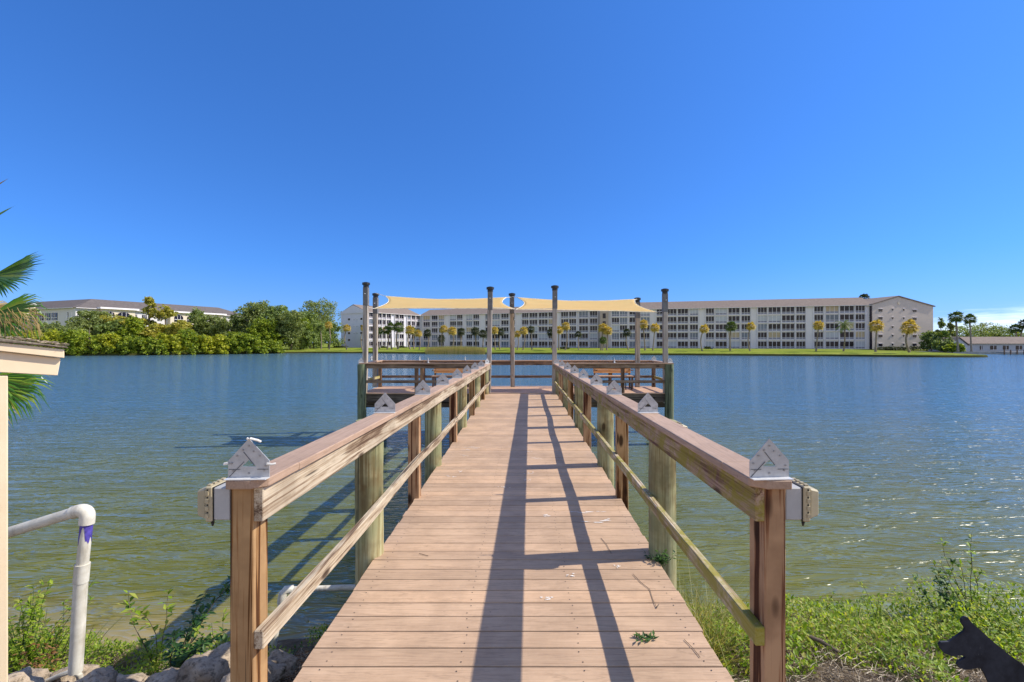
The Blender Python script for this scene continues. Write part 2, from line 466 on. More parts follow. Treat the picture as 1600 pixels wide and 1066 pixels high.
SHORE = [(-600, 20), (-300, 60), (-160, 95), (-116, 104), (-103, 107), (-90, 109), (-76, 121), (-65, 131), (-60, 132.5), (-40, 130), (-24, 125),
         (8, 118.6), (28, 112.6), (66, 103), (84, 95), (92, 95), (97.0, 98), (98.5, 104), (99.5, 118), (103, 123), (160, 124), (600, 128)]
def shore_y(x): return lerp_table(SHORE, x) + .5 * mn.noise(Vector((x * .25, 0, 0))) 
def land_z(x, d):
    rt = max(0, min(1, (x - 98) / 3))
    t1 = [(0, -1.75), (.4, -1.0), (6, -.86), (20, -.6), (40, -.5), (900, -.4)]
    return lerp_table(t1, d) - rt * .45 * min(1, d / 6)
lm = MB(); xs = [-600, -450, -300, -220] + [-170 + i * 1.6 for i in range(0, 220)] + [190, 240, 320, 450, 600]
ds = [0, .5, 1.5, 3, 6, 10, 15, 20, 30, 40, 70, 120, 250, 500, 900]
for d in ds:
    for x in xs: lm.v.append(Vector((x, shore_y(x) + d, land_z(x, d) + (.05 * mn.noise(Vector((x * .6, d, 1))) if .4 < d < 30 else 0))))
for j in range(len(ds) - 1):
    for i in range(len(xs) - 1):
        a = j * len(xs) + i; lm.face([a, a + 1, a + len(xs) + 1, a + len(xs)])
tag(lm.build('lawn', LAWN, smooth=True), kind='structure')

# ------------------------------------------------------------------ the pier walkway
SL = .0081
def dz(y): return SL * y
Y_END = 14.2
walk = thing('wooden_walkway', (0, 8, 0), 'long tan plank walkway with wooden railings leading straight out over the water', 'pier')
m = MB(); y = -1.2; k = 0
while y < Y_END - .1:
    r = random.random(); m.cur = r
    x0 = -1.104 + random.uniform(-.006, .006); x1 = 1.008 + random.uniform(-.006, .006)
    t = random.uniform(-.0012, .0012); z0 = dz(y) - .03; z1 = dz(y + .138) - .03
    m.hexa([(x0, y, z0), (x1, y, z0 + t), (x1, y + .1355, z1 + t), (x0, y + .1355, z1),
            (x0, y, z0 + .03), (x1, y, z0 + .03 + t), (x1, y + .1355, z1 + .03 + t), (x0, y + .1355, z1 + .03)])
    y += .143; k += 1
m.build('deck_boards', DECK, walk, bevel=.0025, attr='board')
m = MB(); y = -1.2; k = 0
while y < Y_END - .1:                                                 # screw heads, two per joist line
    for x in (-1.0, -.32, .3, .93):
        for q in (.03, .108):
            xx = x + random.uniform(-.012, .012); yy = y + q + random.uniform(-.006, .006)
            if yy < 7.5:
                z = dz(yy) + .0015
                m.poly([(xx + .0042 * math.cos(a), yy + .0042 * math.sin(a), z) for a in [i * math.pi / 3 for i in range(6)]])
    y += .143
tag(m.build('deck_screws', BLACK, walk), kind='stuff')
for x in (-.98, -.33, .32, .88):
    m = MB(); m.sweep([(x, -1.2, -.036), (x, Y_END, dz(Y_END) - .036)], [(-.02, -.2), (.02, -.2), (.02, 0), (-.02, 0)])
    m.build('stringer', FASC, walk)

def cap_z(y): return 1.096 - (y - 1.87) * (.076 / 12.4)
def rail_in(sd, y):            # inner face x of the rails
    t = (y - 1.9) / 12.4
    return (-1.04 + .075 * t) if sd < 0 else .932
def wob(y, a, s): return a * mn.noise(Vector((y * .55, s, 0)))
PILY = [3.62, 6.15, 8.8, 11.4, 14.0]
SQY = [4.86, 7.5, 10.1, 12.7]
for sd in (-1, 1):
    rl = thing('railing', (0, 0, 0), None, None); rl.parent = walk
    rl.location = (sd * 1.05, -6.0, .5)
    side_word = 'left' if sd < 0 else 'right'
    # cap boards, three lengths, front corner clipped
    m = MB()
    cuts = [1.865, 5.6, 9.9, 14.27]
    for a, b in zip(cuts, cuts[1:]):
        m.cur = random.random()
        a2 = a + (.002 if a > 2 else 0); b2 = b - .002
        def cx(y): return rail_in(sd, y) - sd * .022 + sd * .076
        ys = [a2 + (b2 - a2) * i / 8 for i in range(9)]
        if a < 2:
            x_in = rail_in(sd, a) - sd * .022; zt = cap_z(a); th = .036
            q = [(x_in + sd * .152, a), (x_in + sd * .055, a), (x_in, a + .045), (x_in, a + .3), (x_in + sd * .152, a + .3)]
            lo = [(p[0], p[1], cap_z(p[1]) - th) for p in q]
            m.prism(lo, (0, 0, th)); a2 = a + .3
            ys = [a2 + (b2 - a2) * i / 8 for i in range(9)]
        m.sweep([(cx(y) + wob(y, .006, sd), y, cap_z(y) + wob(y, .006, 5 + sd)) for y in ys], [(-.076, -.036), (.076, -.036), (.076, 0), (-.076, 0)])
    m.build('cap_board', CAPM, rl, bevel=.004, attr='board')
    m = MB()
    cuts = [1.9, 4.86, 8.8, 12.7, 14.25] if sd < 0 else [1.9, 4.3, 7.5, 11.4, 14.25]
    for a, b in zip(cuts, cuts[1:]):
        ys = [a + (b - .004 - a) * i / 6 for i in range(7)]; jx = random.uniform(-.003, .003)
        m.sweep([(rail_in(sd, y) + sd * .019 + jx, y, cap_z(y) - .0365 + wob(y, .006, 5 + sd)) for y in ys], [(-.019, -.138), (.019, -.138), (.019, 0), (-.019, 0)])
    m.build('top_rail', WR_L if sd < 0 else WR_R, rl, bevel=.003)
    m = MB()
    cuts = [1.9, 6.15, 10.1, 14.25] if sd < 0 else [1.9, 3.62, 6.15, 7.5, 10.1, 14.25]
    for a, b in zip(cuts, cuts[1:]):
        ys = [a + (b - .004 - a) * i / 10 for i in range(11)]
        amp = .05 if sd < 0 else .022
        m.sweep([(rail_in(sd, y) + sd * .019 + wob(y, .012, 8 + sd), y, (.484 if sd < 0 else .498) + wob(y, amp, 2 + sd) * min(1, (y - 1.9) / 2)) for y in ys],
                [(-.019, -.076), (.021, -.076), (.021, 0), (-.019, 0)])
    m.build('lower_rail', WR_L if sd < 0 else WR_R2, rl, bevel=.004)
    # front square post, then pilings and square posts
    m = MB(); xi = rail_in(sd, 1.9) + sd * .0385; xo = xi + sd * (.095 if sd < 0 else .085)
    m.box(min(xi, xo), max(xi, xo), 1.9, 2.01 if sd < 0 else 2.03, -1.3, 1.06)
    m.build('front_post', POST if sd < 0 else POST_R, rl, bevel=.004)
    for y in SQY:
        m = MB(); xi = rail_in(sd, y) + sd * .0385; xo = xi + sd * .115
        m.box(min(xi, xo), max(xi, xo), y, y + .10, -.3, cap_z(y) - .04)
        m.build('square_post', POST_R if random.random() < .6 else POST, rl, bevel=.004)
    for y in PILY:
        m = MB(); r = random.uniform(.098, .112); cx_ = rail_in(sd, y) + sd * (.036 + r)
        pts = []; rr = []
        for i in range(9):
            z = -2.4 + (cap_z(y) - .04 + 2.4) * i / 8
            pts.append((cx_ + random.uniform(-.004, .004), y, z)); rr.append(r * (1.06 - .06 * i / 8))
        m.tube(pts, rr, 18)
        o = m.build('piling', PIL, rl, smooth=True)
        for poly in o.data.polygons:
            if len(poly.vertices) > 4: poly.use_smooth = False
    tag(rl, 'grey weathered railing along the left side of the walkway' if sd < 0 else 'mossy green stained railing along the right side of the walkway')

# bird droppings
m = MB()
for (px, py, w, h) in ((735, 699, 36, 3), (728, 703, 18, 2.5), (725, 712, 12, 2), (702, 745, 16, 2.5), (720, 737, 10, 2), (826, 706, 10, 1.6),
                       (838, 717, 14, 1.8), (829, 740, 12, 2.5), (823, 750, 12, 2.5), (852, 806, 18, 4), (925, 801, 44, 2.5), (940, 816, 42, 6),
                       (895, 900, 11, 4), (858, 936, 18, 6), (965, 886, 10, 4), (790, 762, 14, 2)):
    for q in range(7):
        qx = px + random.gauss(0, .3) * w; qy = py + random.gauss(0, .35) * h
        Y = 1216 / (qy - 529); rx = w * random.uniform(.06, .2) / F * Y; ry = h * random.uniform(.2, .55) / 360 * .35 + .004
        x = (qx - CX) / F * Y; n_ = 11; ph = random.random() * 6
        m.poly([(x + rx * (1 + .35 * math.sin(3 * i + ph)) * math.cos(2 * math.pi * i / n_), Y + ry * (1 + .35 * math.cos(2 * i + ph)) * math.sin(2 * math.pi * i / n_), dz(Y) + .0028 + .0002 * q) for i in range(n_)])
tag(m.build('bird_droppings', simple('dropping_white', (.78, .72, .66), .8, .1, 0, .15, 60), walk), kind='stuff')

# ------------------------------------------------------------------ platform
plat = thing('fishing_platform', (0, 15.3, 0), 'wide wooden platform with dark railings across the far end of the walkway', 'platform')
PX0, PX1, PY0, PY1, PZ = -4.92, 4.52, 14.24, 16.4, .116
CT = 1.022
m = MB(); y = PY0; 
while y < PY1:
    m.cur = random.random(); m.box(PX0, PX1, y, y + .138, PZ - .03, PZ); y += .143
m.build('deck_boards', DECKP, plat, bevel=.002, attr='board')
m = MB()
m.box(PX0 + .03, -1.2, PY0 + .02, PY0 + .06, PZ - .27, PZ - .034); m.box(1.1, PX1 - .03, PY0 + .02, PY0 + .06, PZ - .27, PZ - .034)
m.box(PX0 + .03, PX0 + .07, PY0 + .07, PY1 - .05, PZ - .27, PZ - .034); m.box(PX1 - .07, PX1 - .03, PY0 + .07, PY1 - .05, PZ - .27, PZ - .034)
m.box(PX0 + .08, PX1 - .08, PY1 - .1, PY1 - .06, PZ - .27, PZ - .034)
m.box(PX0 + .08, PX1 - .08, PY0 + .35, PY0 + .43, PZ - .48, PZ - .272)
m.build('fascia_beam', FASC, plat)
def piling(x, y, r, top, mat):
    m = MB(); pts = [(x + random.uniform(-.006, .006), y, -2.4 + (top + 2.4) * i / 7) for i in range(8)]
    m.tube(pts, [r * (1.08 - .08 * i / 7) for i in range(8)], 16)
    o = m.build('piling', mat, plat, smooth=True)
    for p in o.data.polygons:
        if len(p.vertices) > 4: p.use_smooth = False
piling(-4.82, PY0 - .02, .125, CT - .04, PIL_D); piling(4.40, PY0 - .02, .13, CT - .04, PIL_D)
for x in (-4.75, -1.6, 1.5, 4.35): piling(x, PY1 - .25, .12, PZ - .05, PIL_D)
piling(1.62, PY0 + .1, .06, CT - .05, PIL)
piling(-1.75, PY0 + .1, .06, CT - .05, PIL)
def rail_run(name, a, b, top, h, w, mat, bev=.003):
    m = MB(); m.obox((a[0], a[1], top - h / 2), (b[0], b[1], top - h / 2), w, h); return m.build(name, mat, plat, bevel=bev)
runs = [((PX0 + .02, PY0), (-1.03, PY0)), ((1.05, PY0), (PX1, PY0)), ((PX0 + .02, PY1 - .06), (PX1, PY1 - .06)),
        ((PX0 + .05, PY0 + .1), (PX0 + .05, PY1 - .15)), ((PX1 - .05, PY0 + .1), (PX1 - .05, PY1 - .15))]
for i, (a, b) in enumerate(runs):
    alongx = abs(a[0] - b[0]) > .5
    m = MB(); m.cur = random.random(); m.obox((a[0], a[1], CT - .018), (b[0], b[1], CT - .018), .15, .036)
    m.build('cap_board', CAPM if not alongx else DECKP, plat, bevel=.003, attr='board')
    rail_run('top_rail', a, b, CT - .038, .13, .04, WR_X if alongx else WR_L)
    rail_run('lower_rail', (a[0], a[1] + .003), (b[0], b[1] + .003), .50, .085, .04, WR_X if alongx else WR_R2)
def ppost(x, y, mat=POST_D, w=.1):
    m = MB(); m.box(x - w / 2, x + w / 2, y + .025, y + .025 + w, PZ - .2, CT - .04); m.build('square_post', mat, plat, bevel=.003)
for x in (-3.2, 3.02): ppost(x, PY0)
ppost(-3.05, PY0 + .06, POST_R, .09)
for x in (-3.4, -1.9, 1.6, 3.0): ppost(x, PY1 - .06 - .13)
ppost(4.47, PY1 - .3, POST_D, .11); ppost(-4.86, PY1 - .3, POST_D, .11)

# poles
poles = [(572, 14.33, 441, 570), (766, 14.36, 448, 763), (867, 14.36, 446, 866), (1039, 14.33, 451, 1040), (587, 16.2, 458, 586), (800, 16.25, 458, 801), (996, 16.2, 465, 996)]
names = ['tallest shade pole at the near left corner of the platform', 'shade pole standing at the end of the left walkway railing',
         'shade pole standing at the end of the right walkway railing', 'shade pole at the near right corner of the platform',
         'shade pole at the back left corner of the platform', 'shade pole in the middle of the back rail between both sails',
         'shade pole at the back right, its top poking above the right sail']
PTOP = []
for (px, Y, tp, bx), lab in zip(poles, names):
    top = W(px, tp, Y); bot = W(bx, 0, Y); z0 = PZ if Y > 15 else -.2
    p = thing('shade_pole', (bot.x, Y, z0), 'tall square wooden ' + lab, 'pole', 'shade poles on the platform')
    m = MB(); w = .135 if Y < 15 else .145
    zc = top.z - .16
    m.obox((bot.x, Y, z0), (top.x, Y, zc), w, w, (0, 1, 0)); m.build('shaft', POLEW, p, bevel=.008)
    m = MB(); m.obox((top.x, Y, zc - .55), (top.x, Y, zc), w + .012, w + .012, (0, 1, 0)); m.build('grey_sleeve', simple('sleeve', (.16, .16, .165), .6, .3) if 'sleeve' not in MATS else MATS['sleeve'], p, bevel=.004)
    m = MB(); m.tube([(top.x, Y, zc), (top.x, Y, zc + .07), (top.x, Y, zc + .075), (top.x, Y, zc + .14), (top.x, Y, zc + .16)], [.085, .085, .115, .115, .05], 12)
    m.build('pole_cap', BLACK, p)
    m = MB(); m.tube([(top.x, Y - w / 2 - .002, top.z - .36), (top.x, Y - w / 2 - .07, top.z - .36)], .012, 8); m.build('eye_bolt', METALW, p)
    PTOP.append(top)

# sails
def sail(c, a, b, sag, lab):
    TL, TR, BR, BL = c; nu, nv = 40, 16; m = MB()
    for j in range(nv + 1):
        for i in range(nu + 1):
            u = i / nu; v = j / nv
            uu = u + a * math.sin(math.pi * v) * (1 - 2 * u); vv = v + b * math.sin(math.pi * u) * (1 - 2 * v)
            p = (TL * (1 - uu) + TR * uu) * (1 - vv) + (BL * (1 - uu) + BR * uu) * vv
            p = p + Vector((0, 0, -sag * math.sin(math.pi * u) * (1 - .6 * v) + .012 * mn.noise(Vector((u * 6, v * 4, 2)))))
            m.v.append(p)
    for j in range(nv):
        for i in range(nu):
            q = j * (nu + 1) + i; m.face([q, q + 1, q + nu + 2, q + nu + 1])
    root = thing('shade_sail', (TL + BR) / 2, lab, 'shade sail', 'shade sails over the platform')
    o = m.build('cloth', SAIL, root, smooth=True)
    sm = o.modifiers.new('Solidify', 'SOLIDIFY'); sm.thickness = .006
    g = [m.v[i] for i in range(nu + 1)] + [m.v[j * (nu + 1) + nu] for j in range(1, nv + 1)] + [m.v[nv * (nu + 1) + nu - i] for i in range(1, nu + 1)] + [m.v[(nv - j) * (nu + 1)] for j in range(1, nv + 1)]
    h = MB(); h.tube(g, .014, 6); h.build('hem', simple('sail_hem', (.82, .74, .58), .7, .2) if 'sail_hem' not in MATS else MATS['sail_hem'], root, smooth=True)
    return root
SA = [W(603, 463, 16.0), W(791, 465, 16.0), W(804, 483, 14.55), W(585, 482.5, 14.55)]
SB = [W(809, 465, 16.0), W(992, 468, 16.0), W(1026, 488, 14.55), W(806, 484, 14.55)]
s1 = sail(SA, .06, .09, .05, 'tan fabric shade sail stretched over the left half of the platform')
s2 = sail(SB, .058, .09, .05, 'tan fabric shade sail stretched over the right half of the platform')
def rope(root, a, b):
    m = MB(); m.tube([a, b], .010, 6); m.build('rope', ROPE, root)
def pz(i, z): return Vector((PTOP[i].x, PTOP[i].y - .07, z))
rope(s1, SA[0], pz(4, SA[0].z + .12)); rope(s1, SA[1], pz(5, SA[1].z + .03)); rope(s1, SA[3], Vector((PTOP[0].x, 14.41, SA[3].z + .03)))
rope(s1, SA[2], Vector((PTOP[1].x, 14.44, SA[2].z + .04)))
rope(s2, SB[0], pz(5, SB[0].z + .05)); rope(s2, SB[1], pz(6, SB[1].z + .02)); rope(s2, SB[2], Vector((PTOP[3].x, 14.41, SB[2].z + .03)))
rope(s2, SB[3], Vector((PTOP[2].x, 14.44, SB[3].z + .03)))

# benches
def bench(x0, x1, lab):
    cx = (x0 + x1) / 2; Y = 15.75
    b = thing('bench', (cx, Y, PZ), lab, 'bench', 'benches on the platform')
    for k in range(3):
        m = MB(); m.box(x0, x1, Y - .42 + k * .14, Y - .42 + k * .14 + .13, PZ + .40, PZ + .435); m.build('seat_slat', DECKP, b, bevel=.004)
    for k in range(3):
        z = PZ + .50 + k * .105; yy = Y + .03 + k * .035
        m = MB(); m.hexa([(x0, yy, z), (x1, yy, z), (x1, yy + .03, z), (x0, yy + .03, z), (x0, yy + .03, z + .098), (x1, yy + .03, z + .098), (x1, yy + .06, z + .098), (x0, yy + .06, z + .098)])
        m.build('back_slat', BENCHW, b, bevel=.003)
    for x in (x0 + .02, x1 - .06):
        m = MB(); m.obox((x + .02, Y + .03, PZ + .3), (x + .02, Y + .16, PZ + .84), .045, .07, (0, 1, 0)); m.build('back_support', POST_D, b)
        m = MB(); m.box(x, x + .045, Y - .38, Y - .30, PZ, PZ + .40); m.build('leg', POST_D, b)
        m = MB(); m.box(x, x + .045, Y + .0, Y + .07, PZ, PZ + .40); m.build('leg', POST_D, b)
        m = MB(); m.box(x, x + .045, Y - .40, Y + .1, PZ + .60, PZ + .63); m.build('armrest', POST_D, b)
    m = MB(); m.box(cx - .02, cx + .02, Y + .1, Y + .14, PZ + .42, PZ + .80); m.build('centre_support', POST_D, b)
bench(-2.95, -1.62, 'orange brown slatted bench behind the left walkway railing')
bench(2.36, 3.60, 'orange brown slatted bench by the right side of the platform')

# small platform fittings
t = thing('dock_light', W(580, 592, 16.05), 'small round floodlight on the back left pole of the platform', 'light')
m = MB(); c = t.location; m.tube([c + Vector((-.14, 0, .02)), c + Vector((-.05, -.02, .0))], [.05, .07], 12); m.build('lamp_head', METALW, t)
m = MB(); m.tube([c + Vector((-.05, -.02, 0)), c + Vector((.02, 0, -.02)), c + Vector((.05, .04, -.1))], .018, 8); m.build('bracket', BLACK, t)
t = thing('boarding_ladder', W(981, 606, 15.2), 'black hooped ladder handles standing on the right deck of the platform', 'ladder')
c = Vector((t.location.x, t.location.y, PZ))
for dx in (-.06, .12):
    m = MB(); m.tube([c + Vector((dx, 0, 0)), c + Vector((dx, 0, .22)), c + Vector((dx + .01, .05, .27)), c + Vector((dx + .02, .14, .25)), c + Vector((dx + .02, .16, 0))], .014, 8); m.build('handle', BLACK, t, smooth=True)

# ------------------------------------------------------------------ house shaped brackets
def make_bracket():
    root = thing('rail_bracket', (0, 0, 0), 'x', 'bracket', 'metal brackets on the rails')
    w, s_, H = .081, .069, .158
    m = MB(); m.v = [Vector(p) for p in ((-w, 0, 0), (w, 0, 0), (w, 0, s_), (0, 0, H), (-w, 0, s_), (-.029, 0, .046), (.029, 0, .046), (0, 0, .073))]
    for f in ((0, 1, 6, 5), (1, 2, 7, 6), (2, 3, 7), (3, 4, 7), (4, 0, 5, 7)): m.face(f)
    o = m.build('face_plate', METAL, root); sm = o.modifiers.new('Solidify', 'SOLIDIFY'); sm.thickness = .003; sm.offset = 0
    m = MB(); m.box(-w, w, -.034, -.0016, 0.0005, .0035); m.build('base_flange', METALW, root)
    m = MB()
    SCR = simple('screw_grey', (.33, .33, .35), .4, .5, .6)
    for (x, z) in ((-.06, .03), (.06, .03), (.066, .05), (-.066, .06), (0, .13), (-.022, .113), (.02, .108), (0, .02), (.045, .09), (-.045, .09)):
        m = MB(); m.tube([(x, -.001, z), (x, -.0045, z)], .0038, 8); m.build('screw', SCR, root)
    DUMMY = (0, simple('screw_grey', (.33, .33, .35), .4, .5, .6))
    m = MB(); m.obox((-.076, -.0024, .006), (-.018, -.0024, .066), .002, .002, (0, 1, 0)); m.obox((.022, -.0024, .052), (-.02, -.0024, .105), .002, .002, (0, 1, 0))
    m.obox((-.078, -.0024, .035), (-.034, -.0024, .035), .002, .002, (0, 1, 0)); m.obox((.034, -.0024, .035), (.078, -.0024, .035), .002, .002, (0, 1, 0))
    m.build('seam', simple('seam_dark', (.10, .10, .11), .6, .2), root)
    return root
BR0 = make_bracket(); first = [True]
def bracket(loc, rz, lab):
    if first[0]: o = BR0; first[0] = False
    else: o = copy_tree(BR0)
    o.location = loc; o.rotation_euler = (0, 0, rz); o['label'] = lab
    return o
BY = [1.90, 3.74, 5.12, 6.35, 7.7, 9.0, 10.4, 11.9, 13.7]
for sd, wd in ((-1, 'left'), (1, 'right')):
    for i, y in enumerate(BY):
        x = rail_in(sd, y) + sd * .056
        lab = ('house-shaped metal bracket with white cord knots at the front end of the left railing' if i == 0 and sd < 0 else
               'house-shaped metal bracket at the front end of the right railing above the mossy rail' if i == 0 else
               f'house-shaped metal bracket, {ORD[i]} from the front on the {wd} walkway railing')
        b = bracket((x, y, cap_z(y) + .001 + wob(y, .006, 5 + sd)), R(random.uniform(-6, 6)) if i < 8 or sd > 0 else R(50), lab)
for (px, Y, rz, lab) in ((564.5, PY0, R(20), 'bright bracket on the near left corner piling of the platform'), (581, PY1 - .1, R(60), 'bracket at the back left corner of the platform rail'),
                         (656, PY1 - .1, R(88), 'edge-on bracket on the back rail left of the left bench'), (669, PY0, R(86), 'edge-on bracket on the near platform rail beside the left bench'),
                         (727, PY1 - .1, R(88), 'edge-on bracket on the back rail behind the left bench'), (960, PY0, R(65), 'bracket on the near platform rail above the right bench'),
                         (1022, PY1 - .3, R(10), 'bracket at the back right corner of the platform rail'), (1047, PY0, R(15), 'bracket on the near right corner piling of the platform')):
    bracket((W(px, 0, Y).x, Y, CT + .001), rz, lab)

for pts in ([(0, -.004, .155), (.012, -.012, .160), (.035, .0, .150), (.045, .004, .143)], [(-.078, -.008, .062), (-.092, -.012, .060)], [(.075, -.008, .058), (.095, -.012, .056), (.108, -.006, .058)], [(-.004, -.006, .160), (.004, -.009, .155)]):
    m = MB(); m.tube(pts, [.005] * len(pts), 7); c = m.build('cord_knot', ROPE, None, smooth=True); c.parent = BR0
# ------------------------------------------------------------------ electrical boxes
def make_box():
    root = thing('outlet_box', (0, 0, 0), 'x', 'electrical box', 'outlet boxes on the railing posts')
    m = MB(); m.box(0, .068, 0, .11, 0, .13); m.build('box_body', BOXG, root, bevel=.004)
    m = MB(); m.box(.0685, .098, -.006, .116, -.006, .136); m.build('cover_rim', BOXT, root, bevel=.005)
    m = MB(); m.hexa([(.0985, 0, .002), (.0985, .11, .002), (.0985, .11, .128), (.0985, 0, .128), (.142, .010, .014), (.142, .10, .014), (.142, .10, .116), (.142, .010, .116)]); m.build('cover_bubble', BOXT, root, bevel=.006)
    for k in range(4):
        m = MB(); m.box(.082, .095, -.011, -.0065, .012 + k * .03, .028 + k * .03); m.build('latch_tab', BOXT, root)
        m = MB(); m.box(.082, .095, .005 + k * .028, .02 + k * .028, .1365, .142); m.build('latch_tab', BOXT, root)
    m = MB()
    m.box(.0655, .0683, -.003, .113, -.003, .133); m.build('gasket', BLACK, root)
    for k in range(4):
        m = MB(); m.box(.084, .090, -.0078, -.0063, .030 + k * .03, .036 + k * .03); m.build('slot', BLACK, root)
    m = MB(); m.tube([(.07, .0, -.0065), (.07, .0, -.022)], [.007, .003], 8); m.build('latch', BLACK, root)
    return root
B0 = make_box()
B0.location = (rail_in(1, 1.9) + .0385 + .086, 1.905, .925); B0['label'] = 'grey outlet box with beige cover on the right front post'
b = copy_tree(B0); b.location = (rail_in(-1, 1.9) - .0385 - .096, 1.905, .925); b.scale = (-1, 1, 1); b['label'] = 'grey outlet box with beige cover on the left front post'
b = copy_tree(B0); b.location = (rail_in(1, 3.62) + .15, 3.50, .90); b['label'] = 'outlet box on the first round piling of the right railing'
for sd, wd in ((-1, 'left'), (1, 'right')):
    x = rail_in(sd, 1.9) + sd * (.0385 + (.107 if sd < 0 else .098))
    m = MB(); m.tube([(x, 1.96, .924), (x, 1.96, -.9)], .0125, 12)
    tag(m.build('conduit', PVC, smooth=True), f'thin white conduit running down the {wd} front post', 'pipe', 'conduits on the front posts')

# ------------------------------------------------------------------ kiosk on the left
KA = R(46.5); KC, KS = math.cos(KA), math.sin(KA); KB = Vector((-KS, KC, 0))
def kz(px, py, back=0.0):            # point on the shelter's front plane, moved back along its depth
    k = (px - CX) / F; t = (-2.92 - 3 * k) / (KC - k * KS); Y = 3 - KS * t
    return Vector((k * Y, Y, EYE - (py - CY) / F * Y)) + KB * back
ki = thing('shelter', (-3.3, 3.0, -.7), 'cream painted shelter corner with rough grey roof at the left edge', 'shelter')
def ext(p, q, x): return (x, p[1] + (q[1] - p[1]) * (x - p[0]) / (q[0] - p[0]))
def slab(name, lo, hi, b0, b1, mat, bev=.003, xl=-260):
    P = [kz(*ext(lo[0], lo[1], xl), b0), kz(*lo[1], b0), kz(*hi[1], b0), kz(*ext(hi[0], hi[1], xl), b0)]
    m = MB(); m.prism(P, KB * (b1 - b0)); return m.build(name, mat, ki, bevel=bev)
slab('beam', ((0, 582), (90, 587)), ((0, 549), (95, 560)), 0, .06, CREAM)
slab('fascia_board', ((0, 548.6), (100, 559.5)), ((0, 535), (100, 546)), -.032, -.002, CREAM)
slab('roof', ((0, 534.6), (106, 544.5)), ((0, 528.5), (106, 542)), -.05, .6, ROOFG, .006)
for (pa, pb, bk) in ((-30, 12, .012), (-250, -205, .012)):
    A_, B_ = kz(pa, 0, bk), kz(pb, 0, bk); m = MB(); m.prism([(A_.x, A_.y, -1.0), (B_.x, B_.y, -1.0), (B_.x, B_.y, 1.44), (A_.x, A_.y, 1.44)], KB * .09); m.build('post', CREAM, ki, bevel=.004)
# litter on the roof edge
m = MB()
for k in range(260):
    px = random.uniform(-30, 104); q = kz(px, 528.5 + 13.5 * (px / 106), random.uniform(-.045, .3)); x, y = q.x, q.y
    z = q.z + .004 + random.random() * .012; a = random.random() * 6.3; l = random.uniform(.01, .05)
    dx, dy = math.cos(a) * l, math.sin(a) * l
    m.poly([(x, y, z), (x + dx, y + dy, z + random.uniform(-.006, .012)), (x + dx * .5 - dy * .15, y + dy * .5 + dx * .15, z + .006)])
tag(m.build('roof_litter', L_STRAW, ki), kind='stuff')

# ------------------------------------------------------------------ fan palm at the left edge
def fan_leaf(m, hub, out, up, rad, n=34, spread=150, droop=.25, w=.02, seed=0):
    rnd = random.Random(seed); out = Vector(out).normalized(); up = Vector(up).normalized(); sidev = out.cross(up).normalized(); up = sidev.cross(out)
    for i in range(n):
        t = R(-spread + 2 * spread * i / (n - 1)) * .5 * 1.0
        d = out * math.cos(t) + sidev * math.sin(t)
        r = rad * (1 - .22 * abs(t) / R(spread * .5)) * rnd.uniform(.9, 1.06)
        q = d.cross(up).normalized() * w * (rad / .6)
        fold = up * w * .7 * (rad / .6) * (1 if i % 2 else -1)
        p1 = hub + d * r * .5 - up * r * .02; p2 = hub + d * r * .82 - Vector((0, 0, 1)) * r * droop * .22; p3 = hub + d * r - Vector((0, 0, 1)) * r * droop * rnd.uniform(.5, 1.3)
        b = len(m.v); m.v += [hub - q * .15, hub + q * .15, p1 - q + fold, p1 + q - fold, p2 - q * .6, p2 + q * .6, p3]
        m.face([b, b + 1, b + 3, b + 2]); m.face([b + 2, b + 3, b + 5, b + 4]); m.face([b + 4, b + 5, b + 6])
fp = thing('fan_palm', W(-95, 1000, 4.3), 'green fan palm with ragged drying fronds behind the cream shelter', 'palm')
crown = W(-120, 470, 4.3)
m = MB(); m.tube([W(-100, 1060, 4.3), W(-125, 700, 4.3), crown], [.16, .13, .11], 12); m.build('trunk', PTRUNK, fp, smooth=True)
LEAVES = [((-4, 606), (.8, -.2, -.55), (.4, -.8, .3), .40, .2, L_FAN), ((-14, 432), (1, -.2, .02), (.05, -.8, .55), .52, .05, L_FAN), ((-30, 348), (1, -.2, .30), (-.3, -.6, .7), .34, .0, L_FAN), ((-28, 300), (.8, .1, .5), (-.3, -.6, .7), .28, 0, L_FAND),
          ((-14, 492), (1, -.15, -.18), (.1, -.8, .5), .52, .35, L_FAN), ((-12, 590), (.85, .1, -.42), (.3, -.75, .5), .46, .25, L_FAN), ((-62, 492), (1, .3, -.05), (.1, -.6, .7), .50, .4, L_FAND),
          ((-170, 350), (-.6, .2, .7), (.5, -.5, .6), .6, .2, L_FAN), ((-230, 470), (-1, -.1, .1), (.1, -.6, .7), .6, .3, L_FAN), ((-60, 610), (.5, -.1, -.8), (.8, -.5, .3), .45, .2, L_FAND)]
for i, ((px, py), out, up, rad, droop, mat) in enumerate(LEAVES):
    hub = W(px, py, 4.15 if i != 4 else 4.2); m = MB()
    fan_leaf(m, hub, out, up, rad, 34, 105 if py == 432 else 150, droop, .0135, i); o = m.build('frond', mat, fp)
    m = MB(); mid = (hub + crown) / 2 + Vector((0, 0, .06)); m.tube([crown, mid, hub], [.016, .012, .008], 6); m.build('stalk', L_PALMG, o, smooth=True)
m = MB()                                                     # dry hanging threads on the lower fronds
for k in range(70):
    p = W(random.uniform(-20, 62), random.uniform(478, 505), 4.05 + random.random() * .2); l = random.uniform(.05, .2)
    q = p + Vector((random.uniform(.0, .07), 0, -l * .4)); r_ = q + Vector((random.uniform(-.01, .04), 0, -l * .7))
    m.tube([p, q, r_], [.003, .003, .0015], 4, False)
tag(m.build('dry_threads', L_FAND, fp), kind='stuff')

